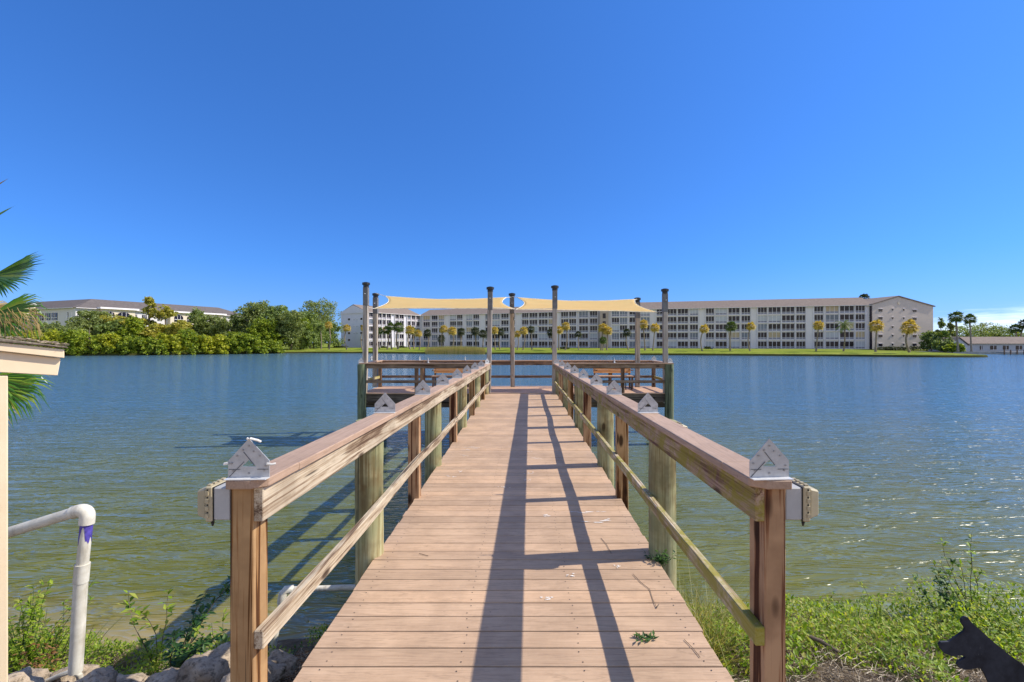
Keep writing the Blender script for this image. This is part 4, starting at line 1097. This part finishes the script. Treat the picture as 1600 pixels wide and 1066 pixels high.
for i, (px, Y, ty, st, sc, lab) in enumerate(((1497, 112, 486, 'green', 1.15, 'tall green palm right of the tan end wall'), (1518, 112, 491, 'green', 1.0, 'tall green palm in front of the low house, slightly shorter of the pair'),
                                        (1588, 150, 506, 'green', 1.3, 'distant palm behind the low house'), (1597, 150, 499, 'dark', 1.3, 'distant palm at the right edge of the frame'), (1472, 128, 519, 'green', 1.8, 'low wide palm beside the tan end wall'), (1354, 190, 458, 'dark', 1.6, 'dark palm top poking above the roof of the right block'))):
    far_palm(px, Y, ty, st, lab, sc)
RT = [(1470, 150, 495, 4, L_OAK, 'cone', 'thin dark pine just right of the tan end wall'), (1485, 155, 499, 3.5, L_GREYG, 'cone', 'second thin pine between the wall and the tall palm'), (1478, 122, 531, 6, L_OAK, 'bush', 'dark shrub at the foot of the tan end wall'), (1488, 118, 536, 5, L_MANG2, 'bush', 'bright shrub below the tall palm'),
      (1455, 138, 519, 6, L_OAK, 'round', 'dark tree hugging the corner of the tan end wall'), (1512, 175, 508, 15, L_OAK, 'round', 'dark round tree behind the left end of the low house'), (1533, 178, 506, 15, L_GREYG, 'round', 'broad tree behind the middle of the low house'), (1562, 176, 510, 13, L_OAK, 'round', 'round tree behind the right part of the low house'), (1592, 172, 519, 13, L_MANG2, 'round', 'light green tree at the right edge behind the low house'), (1548, 185, 518, 12, L_GREYG, 'round', 'lower tree filling the gap between the two round trees')]
for i, (px, Y, ty, w, mat, shp, lab) in enumerate(RT):
    b, h = at_top(px, Y, ty, -.7); tree('tree' if shp != 'bush' else 'shrub', b, h * 1.03, w, mat, lab, 'tree' if shp != 'bush' else 'shrub', 3800, .24, 140 + i, shp, 'trees on the right shore')

# ------------------------------------------------------------------ buildings
def win_mesh(panes, nm):
    m = MB(); t = .05
    for (x0, x1, z0, z1) in ((-.5, .5, 0, .045), (-.5, .5, .965, 1), (-.5, -.475, .045, .965), (.475, .5, .045, .965), (-.475, .475, .25, .28)): m.box(x0, x1, -.16, 0, z0, z1)
    for k in range(1, panes): x = -.5 + k / panes; m.box(x - .016, x + .016, -.14, 0, .045, .965)
    return m
WM = {}
def window_master(panes, gm):
    key = (panes, gm.name)
    if key not in WM:
        fr = win_mesh(panes, 'window').build('window', FRAMEW); g = MB(); g.box(-.47, .47, -.07, -.01, .061, .339); g2 = MB(); g2.box(-.47, .47, -.07, -.01, .386, .949)
        g.v += []; gg = MB()
        gg.box(-.474, .474, -.07, -.012, .281, .964)
        p = gg.build('pane', gm); lo = MB(); lo.box(-.474, .474, -.09, -.012, .046, .249); q = lo.build('balcony_panel', PANEL)
        COL.objects.unlink(fr); COL.objects.unlink(p); COL.objects.unlink(q)
        WM[key] = (fr.data, p.data, q.data); bpy.data.objects.remove(fr); bpy.data.objects.remove(p); bpy.data.objects.remove(q)
    return WM[key]
def place_window(parent, loc, rz, w, h, panes, gm, prnt_loc):
    a, b, c = window_master(panes, gm)
    o = bpy.data.objects.new('window', a); COL.objects.link(o); o.parent = parent; o.location = Vector(loc) - prnt_loc; o.rotation_euler = (0, 0, rz); o.scale = (w, 1, h)
    p = bpy.data.objects.new('pane', b); COL.objects.link(p); p.parent = o
    p = bpy.data.objects.new('balcony_panel', c); COL.objects.link(p); p.parent = o
class Facade:
    def __init__(s, p0, p1):
        s.a = Vector((p0[0], p0[1], 0)); s.b = Vector((p1[0], p1[1], 0)); s.d = (s.b - s.a).normalized(); s.n = Vector((s.d.y, -s.d.x, 0)); s.rz = math.atan2(s.d.y, s.d.x)
    def at(s, px):                       # distance along the facade seen at photo column px
        k = (px - CX) / F; den = s.d.x - k * s.d.y
        return (k * s.a.y - s.a.x) / den
    def pt(s, t, z=0, out=0): q = s.a + s.d * t + s.n * out; return Vector((q.x, q.y, z))
def block(root, fac, depth, z0, ze, rise, wallm, roofm, gable=True, over=.7, l=None, name='wall'):
    L = (fac.b - fac.a).length; pl = root.location
    m = MB(); q = [fac.pt(0, z0), fac.pt(L, z0), fac.pt(L, z0, -depth), fac.pt(0, z0, -depth)]; m.prism(q, (0, 0, ze - z0)); m.build(name, wallm, root)
    m = MB(); zr = ze + rise; e = .25
    a0, a1, b0, b1 = fac.pt(-e, ze - .05, over), fac.pt(L + e, ze - .05, over), fac.pt(-e, ze - .05, -depth - over), fac.pt(L + e, ze - .05, -depth - over)
    r0, r1 = fac.pt(-e, zr, -depth / 2), fac.pt(L + e, zr, -depth / 2); up = Vector((0, 0, .3))
    if gable: m.prism([a0, r0, b0], fac.d * (L + 2 * e))
    else:
        r0 = r0 + fac.d * depth * .5; r1 = r1 - fac.d * depth * .5; m.v = [a0, a1, b1, b0, r0, r1]
        for f_ in ((0, 1, 5, 4), (2, 3, 4, 5), (3, 0, 4), (1, 2, 5), (0, 3, 2, 1)): m.face(f_)
    m.v = [Vector(v) for v in m.v]; r = m.build('roof', roofm, root)
    m = MB(); m.prism([a0 - up * .5, a0, a0 + fac.n * .06, a0 - up * .5 + fac.n * .06], fac.d * (L + 2 * e)); m.build('fascia', FRAMEW, root)
    for t0, t1 in (((-.3, .0), (L, L + .3)) if gable else ()):
        m = MB(); m.prism([fac.pt(t0, ze - .4, 0), fac.pt(t0, ze + .25, 0), fac.pt(t0, zr - .35, -depth / 2), fac.pt(t0, ze + .25, -depth), fac.pt(t0, ze - .4, -depth)], fac.d * (t1 - t0)); m.build('gable', wallm, root)
    return r
NST = 5
def glass_pick(rnd):
    r = rnd.random(); return GLASSD if r < .76 else GLASSB if r < .88 else GLASSW if r < .96 else GLASST
def windows(root, fac, spans, z0, ze, seed, first_door=True):
    rnd = random.Random(seed); fh = (ze - z0) / NST; pl = root.location
    for fl in range(NST):
        for (a, b) in spans:
            ta, tb = fac.at(a), fac.at(b); w = abs(tb - ta) * 1.02; panes = 3 if w > 2.6 else 2
            place_window(root, fac.pt((ta + tb) / 2, z0 + fl * fh + (.35 if fl else .15), .002), fac.rz, w, fh * .86, panes, glass_pick(rnd), pl)
ZB, ZE = -.6, 13.7
def slabs(root, fac, spans, z0, ze):
    fh = (ze - z0) / NST; e = []
    for (a, b) in spans:
        ta, tb = sorted((fac.at(a), fac.at(b)))
        if e and ta - e[-1][1] < 1.0: e[-1][1] = tb; e[-1][2].append((e[-1][3] + ta) / 2); e[-1][3] = tb
        else: e.append([ta, tb, [], tb])
    for (ta, tb, mids, _) in e:                                  # one projecting balcony frame per stack of bays
        m = MB()
        for fl in range(1, NST): zz = z0 + fl * fh + .23; m.obox(fac.pt(ta - .2, zz, .2), fac.pt(tb + .2, zz, .2), .4, .14)
        for t in [ta - .2, tb + .2] + mids: m.obox(fac.pt(t, z0 + .1, .205), fac.pt(t, ze - .2, .205), .38, .18, tuple(fac.d))
        m.build('balcony_frame', FRAMEW, root)
# right block
facB = Facade(((950 - CX) / F * 176, 176), ((1360 - CX) / F * 153, 153))
rb = thing('apartment_building', ((facB.a + facB.b) / 2), 'long right white apartment block with brown roof and rows of dark windows', 'building', 'apartment blocks across the lake')
block(rb, facB, 15, ZB, ZE, 3.1, WALLW, ROOFB)
SB_ = [(956, 967.5), (968.5, 980), (983.5, 994), (1001, 1015), (1026, 1035.5), (1042, 1057), (1059, 1075), (1078, 1090.5), (1103, 1115.5), (1118, 1135.5), (1138, 1155.5), (1158.5, 1172), (1184, 1198), (1200.5, 1219.5), (1221.5, 1241), (1244, 1258), (1272, 1286), (1290, 1310), (1312, 1334), (1336.5, 1351)]
windows(rb, facB, SB_, ZB, ZE, 5); slabs(rb, facB, SB_, ZB, ZE)
# middle block
facA = Facade(((657 - CX) / F * 214, 214), ((942 - CX) / F * 180, 180))
ab = thing('apartment_building', ((facA.a + facA.b) / 2), 'middle white apartment block behind the shade sails', 'building', 'apartment blocks across the lake')
block(ab, facA, 15, ZB, ZE, 3.1, WALLW, ROOFB)
SA_ = [(662, 672), (675, 684), (686, 694), (703.5, 713), (714.5, 723), (729, 738), (740, 749), (759, 768), (769.5, 781), (783.5, 795), (797, 805), (816, 826), (827.5, 840), (842, 856), (857.5, 864), (877, 888), (889.5, 900.5), (905, 919), (922, 933.5)]
windows(ab, facA, SA_, ZB, ZE, 6); slabs(ab, facA, SA_, ZB, ZE)
# stair tower between blocks
t = thing('stair_tower', W(944, 545, 175), 'narrow tan stair tower with pointed top between two apartment blocks', 'tower')
x0, x1 = W(937.5, 0, 175).x, W(950.5, 0, 175).x
m = MB(); m.prism([(x0, 175, ZB), (x1, 175, ZB), (x1, 175, 13.3), ((x0 + x1) / 2, 175, 15.2), (x0, 175, 13.3)], (0, 6, 0)); m.build('tower_wall', TOWT, t)
for fl in range(4):
    m = MB(); m.box(x0 + 1.0, x1 - 1.0, 174.9, 174.99, 1.8 + fl * 2.9, 3.6 + fl * 2.9); m.build('opening', GLASSD, t)
# left wing
facC = Facade(((573 - CX) / F * 188, 188), ((656 - CX) / F * 213.5, 213.5))
lw = thing('apartment_building', ((facC.a + facC.b) / 2), 'left apartment wing with bluish gable end and sunlit white side', 'building', 'apartment blocks across the lake')
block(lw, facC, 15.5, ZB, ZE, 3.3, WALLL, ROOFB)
SC_ = [(576, 582), (590, 595.5), (597, 602), (604, 610), (617, 622.5), (624, 630), (636, 641), (643, 648), (650, 655.5)]
windows(lw, facC, SC_, ZB, ZE, 7); slabs(lw, facC, SC_, ZB, ZE)
def small_windows(root, fac, L, cols, rows, gm=GLASSD, w=.9, h=1.0):
    for (c, tall) in cols:
        for r, z in enumerate(rows):
            p = fac.pt(L * c, z, .03); ww = w * tall
            m = MB(); m.obox(p - fac.d * ww / 2 + Vector((0, 0, h / 2)), p + fac.d * ww / 2 + Vector((0, 0, h / 2)), .06, h); o = m.build('window', gm, root)
            m = MB(); q = p + fac.n * .05; m.obox(q - fac.d * (ww / 2 + .15) + Vector((0, 0, h + .1)), q + fac.d * (ww / 2 + .15) + Vector((0, 0, h + .1)), .2, .16); m.build('lintel', FRAMEW, o)
# gable end of the left wing (its near end wall faces the camera)
endC = Facade(tuple((facC.pt(0, 0, -15.5))[:2]), tuple(facC.a[:2])); small_windows(lw, endC, 15.5, ((.32, 1.0), (.80, 1.0)), (2.2, 5.0, 7.8, 10.6), GLASSD, 1.1, .8); small_windows(lw, endC, 15.5, ((.52, .5), (.63, .5)), (5.0, 7.8, 10.6), GLASSW, .9, .5)
# right end block with tan gable
wE = (1458 - CX) / F * 158
facE = Facade(((1361 - CX) / F * 153, 152.6), (wE, 158))
eb = thing('apartment_building', ((facE.a + facE.b) / 2), 'tan gable end of the right apartment block with small shuttered windows', 'building', 'apartment blocks across the lake')
L = (facE.b - facE.a).length
m = MB(); ap = .42; m.prism([facE.pt(0, ZB), facE.pt(L, ZB), facE.pt(L, ZE), facE.pt(L * ap, 16.5), facE.pt(0, ZE)], -facE.n * 16); m.build('end_wall', WALLT, eb)
for (u0, z0_, u1, z1_) in ((-.02, ZE - .05, ap, 16.55), (ap, 16.55, 1.025, ZE - .25)):
    m = MB(); a, b = facE.pt(L * u0, z0_ + .02, .3), facE.pt(L * u1, z1_ + .02, .3); m.prism([a, b, b + Vector((0, 0, .3)), a + Vector((0, 0, .3))], -facE.n * 16.6); m.build('roof', ROOFB, eb)
small_windows(eb, facE, L, ((.135, 1.7), (.69, 1.7)), (.4, 3.3, 6.2, 9.0, 11.6), GLASSD, .9, .8)
small_windows(eb, facE, L, ((.33, .6), (.51, .6)), (.6, 3.5, 6.3, 9.2, 12.0), GLASSD, .9, .6)
m = MB(); c = facE.pt(L * .43, 14.5, .05); m.tube([c, c + facE.n * .08], .55, 16); m.build('gable_vent', WALLC, eb)
m = MB(); a = facE.pt(.0, ZB, .0); m.box(a.x - .55, a.x - .1, a.y - .25, a.y + .3, ZB, ZE - .3); m.build('recess_shade_strip', GLASSD, eb)  # solid dark strip at the corner; shade of a recess put into its colour
# far left building
facD = Facade(((118 - CX) / F * 150, 150), ((388 - CX) / F * 204, 204)); ZD = 12.7
db = thing('cream_building', ((facD.a + facD.b) / 2), 'cream building with grey roof and arched balconies half hidden by trees on the left', 'building')
block(db, facD, 16, -.6, ZD, 3.6, WALLB, ROOFD, gable=False, over=.9)
facD2 = Facade(((-40 - CX) / F * 172, 172), ((118 - CX) / F * 150.4, 150.4)); block(db, facD2, 16, -.6, ZD, 3.6, WALLB, ROOFD, gable=False, over=.9, name='shaded_wing_wall')
def rect_win(fac, a, b, z0, z1, out=.03, gm=GLASSD, arch=False):
    ta, tb = fac.at(a), fac.at(b); p, q = fac.pt(min(ta, tb), z0, out), fac.pt(max(ta, tb), z0, out); w = (q - p).length; m = MB()
    prof = [p, q, q + Vector((0, 0, (z1 - z0) * (.6 if arch else 1)))]
    if arch: prof += [p.lerp(q, .5 + .5 * math.cos(math.pi * k / 8)) + Vector((0, 0, (z1 - z0) * (.6 + .4 * math.sin(math.pi * k / 8)))) for k in range(1, 8)]
    prof += [p + Vector((0, 0, (z1 - z0) * (.6 if arch else 1)))]
    m.prism(prof, fac.n * .06); o = m.build('window', gm, db)
    m = MB(); s = fac.n * .12
    for k in (1, 2): c = p.lerp(q, k / 3); m.obox(c + s, c + s + Vector((0, 0, (z1 - z0) * .95)), .1, .1)
    m.obox(p + s + Vector((0, 0, (z1 - z0) * .35)), q + s + Vector((0, 0, (z1 - z0) * .35)), .1, .14); m.build('window_bars', FRAMEW, o)
for (a, b, c0, c1, wins) in ((155, 207, 477.5, 205, ((161, 175), (179, 199))), (262, 345, 486, 342, ((268, 282), (288, 306), (312, 322), (326, 340)))):
    ta, tb = facD.at(a), facD.at(b); m = MB(); m.prism([facD.pt(ta, -.6, 0), facD.pt(tb, -.6, 0), facD.pt(tb, -.6, 1.6), facD.pt(ta, -.6, 1.6)], (0, 0, ZD + .5)); m.build('balcony_bay', WALLC, db)
    m = MB(); m.prism([facD.pt(ta - .8, ZD - .1, 0.1), facD.pt(tb + .8, ZD - .1, .1), facD.pt(tb + .8, ZD - .1, 2.5), facD.pt(ta - .8, ZD - .1, 2.5)], (0, 0, .55)); m.build('cornice', FRAMEW, db)
    for (wa, wb) in wins:
        for fl in range(2): rect_win(facD, wa, wb, 9.2 - fl * 3.3, 11.8 - fl * 3.3, 1.62, GLASSD, fl == 0)
for (a, b) in ((121, 128), (141, 149), (208, 214), (222, 229), (246, 252), (348, 354), (360, 366)):
    for fl in range(2): rect_win(facD, a, b, 9.4 - fl * 3.3, 11.3 - fl * 3.3)
for (a, b) in ((61, 68), (71, 79), (81, 90), (105, 107), (112, 114)): rect_win(facD2, a, b, 8.9, 11.2)
ta, tb = facD2.at(28), facD2.at(56); m = MB(); m.prism([facD2.pt(ta, -.6, .1), facD2.pt(tb, -.6, .1), facD2.pt(tb, -.6, 3.0), facD2.pt(ta, -.6, 3.0)], (0, 0, 14.6)); m.build('corner_tower', WALLC, db)
m = MB(); m.prism([facD2.pt(ta - .9, 14.05, .1), facD2.pt(tb + .9, 14.05, .1), facD2.pt(tb + .9, 14.05, 3.9), facD2.pt(ta - .9, 14.05, 3.9)], (0, 0, .5)); m.build('cornice', FRAMEW, db)
for (a, b) in ((33, 41), (45, 53)): rect_win(facD2, a, b, 8.6, 11.2, 3.03, GLASSD, True)
# low house on the right
HY = 138
hb = thing('low_house', W(1560, 552, HY), 'low bluish white house with a grey roof across the inlet', 'house')
hx0, hx1 = W(1492, 0, HY).x, W(1680, 0, HY).x; hz0 = -1.2
m = MB(); m.box(hx0, hx1, HY, HY + 9, hz0, 1.45); m.build('wall', simple('bluish_wall', (.52, .54, .60), .85, .1, 0, .06, .5), hb)
m = MB(); m.prism([(hx0 - .5, HY - .7, 1.25), (hx0 - .5, HY + 9.7, 1.25), (hx0 - .5, HY + 4.5, 3.3)], (hx1 - hx0 + 1, 0, 0)); m.build('roof', ROOFB, hb)
for (a, b) in ((1531, 1535), (1547, 1557), (1567, 1576), (1587, 1597), (1608, 1618)):
    wx0, wx1 = W(a, 0, HY).x, W(b, 0, HY).x; m = MB(); m.box(wx0, wx1, HY - .05, HY - .002, -.5, .65); o = m.build('window', GLASSD, hb)
    m = MB(); m.box(wx0 - .1, wx1 + .1, HY - .12, HY - .055, -.62, -.5); m.box((wx0 + wx1) / 2 - .06, (wx0 + wx1) / 2 + .06, HY - .12, HY - .055, -.5, .65); m.build('window_frame', FRAMEW, o)
m = MB(); gx0, gx1 = W(1484, 0, 134).x, W(1512, 0, 134).x; m.prism([(gx0, 134, hz0), (gx1, 134, hz0), (gx1, 134, .9), ((gx0 + gx1) / 2, 134, 2.9), (gx0, 134, .9)], (0, 3.99, 0)); m.build('gable_wing', MATS['bluish_wall'], hb)
m = MB(); m.obox((gx0 - .4, 135.9, .8), ((gx0 + gx1) / 2, 135.9, 3.05), 4.4, .15, (-.5, 0, 1)); m.obox((gx1 + .4, 135.9, .8), ((gx0 + gx1) / 2, 135.9, 3.05), 4.4, .15, (.5, 0, 1)); m.build('gable_roof', ROOFB, hb)
m = MB(); m.box(99.6, 190, 122.3, 123.2, -1.9, -.72)
sw = m.build('seawall', simple('seawall_concrete', (.36, .34, .32), .9, .1, 0, .2, 1)); tag(sw, 'grey concrete seawall along the right inlet below the low house', 'wall')
dk = thing('boat_dock', (W(1585, 0, 119).x, 119, -1.4), 'low grey boat dock in front of the seawall', 'dock')
m = MB(); m.box(W(1563, 0, 119).x, W(1640, 0, 119).x, 117.6, 120, -.95, -.75); m.build('dock_deck', simple('dock_grey', (.34, .32, .31), .9, .1), dk)
for px in (1566, 1576, 1586, 1597, 1610):
    x = W(px, 0, 118).x; m = MB(); m.tube([(x, 117.5, -2), (x, 117.5, -.2)], .13, 8); m.build('dock_post', POST_D, dk)
# hedges at the building feet
HED = [(535, 186, 540, 6), (525, 185, 541, 4), (600, 183, 541, 4), (628, 186, 541, 4), (882, 150, 541, 3), (1106, 150, 542, 2.4), (1385, 146, 542.5, 7), (1399, 146, 542.5, 6), (1413, 146, 542.5, 6), (1427, 146, 543, 5), (1448, 140, 540, 5), (1392, 145, 542.5, 4)]
HED.sort()
for i, (px, Y, ty, w) in enumerate(HED):
    b, h = at_top(px, Y, ty, -.6); tree('hedge_bush', b, max(1.0, h), w, L_HEDGE, f'low dark hedge bush at the building foot, {ORD[i]} hedge from the left', 'hedge', 500, .18, 200 + i, 'bush', 'hedges along the apartment blocks')

# ------------------------------------------------------------------ camera, light, world
cam = bpy.data.cameras.new('camera'); co = bpy.data.objects.new('camera', cam); COL.objects.link(co)
co.location = (0, 0, EYE); co.rotation_euler = (R(90), 0, 0)
cam.sensor_width = 36; cam.lens = F / 1600 * 36; cam.shift_x = (800 - CX) / 1600; cam.shift_y = (CY - 533) / 1600
cam.clip_start = .05; cam.clip_end = 3000
scene.camera = co
sd = Vector((1.08, .13, 1.0)).normalized()
sun = bpy.data.lights.new('sun', 'SUN'); so = bpy.data.objects.new('sun', sun); COL.objects.link(so)
so.rotation_euler = (-sd).to_track_quat('-Z', 'Y').to_euler(); so.location = (20, 5, 30)
sun.energy = 3.3; sun.angle = R(.5); sun.color = (1, .93, .80)
el = math.asin(sd.z); az = math.atan2(sd.x, sd.y)
w = bpy.data.worlds.new('World'); scene.world = w; w.use_nodes = True
nt = w.node_tree; bg = nt.nodes['Background']
sky = nt.nodes.new('ShaderNodeTexSky'); sky.sky_type = 'NISHITA'; sky.sun_disc = False; sky.sun_elevation = el; sky.sun_rotation = az
sky.air_density = 1.0; sky.dust_density = .2; sky.ozone_density = 3.0; sky.altitude = 0
hs = nt.nodes.new('ShaderNodeHueSaturation'); hs.inputs['Saturation'].default_value = 1.0; hs.inputs['Value'].default_value = 1.0
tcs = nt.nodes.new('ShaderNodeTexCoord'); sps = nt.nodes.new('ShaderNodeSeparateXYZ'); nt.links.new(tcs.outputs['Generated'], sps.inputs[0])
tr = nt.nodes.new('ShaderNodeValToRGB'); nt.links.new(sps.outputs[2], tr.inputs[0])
STOPS = [(0.0, (.19, .30, .62)), (.06, (.17, .30, .62)), (.15, (.15, .325, .64)), (.30, (.17, .365, .67)), (.66, (.215, .46, .80)), (.85, (1.4, 1.0, .85))]  # last stop brightens and warms the sky above the view to lift shadows
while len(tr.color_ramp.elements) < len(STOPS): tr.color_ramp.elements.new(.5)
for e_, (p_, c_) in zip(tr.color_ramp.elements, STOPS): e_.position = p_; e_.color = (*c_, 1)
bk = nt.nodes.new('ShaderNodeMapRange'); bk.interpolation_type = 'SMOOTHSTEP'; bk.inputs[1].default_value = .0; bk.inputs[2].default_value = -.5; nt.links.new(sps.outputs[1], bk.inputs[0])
bm_ = nt.nodes.new('ShaderNodeMix'); bm_.data_type = 'RGBA'; nt.links.new(bk.outputs[0], bm_.inputs[0]); nt.links.new(tr.outputs[0], bm_.inputs[6]); bm_.inputs[7].default_value = (.98, .80, .76, 1)  # unseen sky behind the camera made paler and warmer as added fill
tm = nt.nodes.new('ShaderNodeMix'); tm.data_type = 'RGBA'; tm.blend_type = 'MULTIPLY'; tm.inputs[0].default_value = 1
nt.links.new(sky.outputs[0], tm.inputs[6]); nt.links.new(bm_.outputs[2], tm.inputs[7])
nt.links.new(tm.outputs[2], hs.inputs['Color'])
# thin cloud bank low on the right horizon
tc = nt.nodes.new('ShaderNodeTexCoord'); sp = nt.nodes.new('ShaderNodeSeparateXYZ'); nt.links.new(tc.outputs['Generated'], sp.inputs[0])
mp = nt.nodes.new('ShaderNodeMapping'); mp.inputs['Scale'].default_value = (5, 5, 46); mp.inputs['Rotation'].default_value = (R(4), R(-3), 0); nt.links.new(tc.outputs['Generated'], mp.inputs[0])
cn = nt.nodes.new('ShaderNodeTexNoise'); cn.inputs['Scale'].default_value = 1.0; cn.inputs['Detail'].default_value = 7; cn.inputs['Roughness'].default_value = .62; nt.links.new(mp.outputs[0], cn.inputs['Vector'])
def mth(op, a, b=0, clamp=False):
    nd = nt.nodes.new('ShaderNodeMath'); nd.operation = op; nd.use_clamp = clamp
    for i, v in enumerate((a, b)):
        if isinstance(v, (int, float)): nd.inputs[i].default_value = v
        else: nt.links.new(v, nd.inputs[i])
    return nd.outputs[0]
cr = nt.nodes.new('ShaderNodeMapRange'); cr.inputs[1].default_value = .46; cr.inputs[2].default_value = .78; nt.links.new(cn.outputs['Fac'], cr.inputs[0])
band = nt.nodes.new('ShaderNodeMapRange'); band.interpolation_type = 'SMOOTHSTEP'; band.inputs[1].default_value = .062; band.inputs[2].default_value = .040; nt.links.new(sp.outputs[2], band.inputs[0])
rt = nt.nodes.new('ShaderNodeMapRange'); rt.interpolation_type = 'SMOOTHSTEP'; rt.inputs[1].default_value = .60; rt.inputs[2].default_value = .70; nt.links.new(sp.outputs[0], rt.inputs[0])
fac = mth('MULTIPLY', mth('MULTIPLY', cr.outputs[0], band.outputs[0]), mth('MULTIPLY', rt.outputs[0], .7))
mx = nt.nodes.new('ShaderNodeMix'); mx.data_type = 'RGBA'; nt.links.new(fac, mx.inputs[0]); nt.links.new(hs.outputs[0], mx.inputs[6]); mx.inputs[7].default_value = (7.5, 7.8, 8.4, 1)
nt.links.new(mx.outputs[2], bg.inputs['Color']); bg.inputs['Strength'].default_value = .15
vs = scene.view_settings; vs.view_transform = 'Standard'; vs.look = 'None'; vs.exposure = .82; vs.gamma = 1; vs.use_curve_mapping = False
scene.cycles.max_bounces = 6; scene.cycles.transparent_max_bounces = 4
scene.cycles.use_denoising = True
scene.cycles.sample_clamp_direct = 1.5
scene.cycles.sample_clamp_indirect = 4
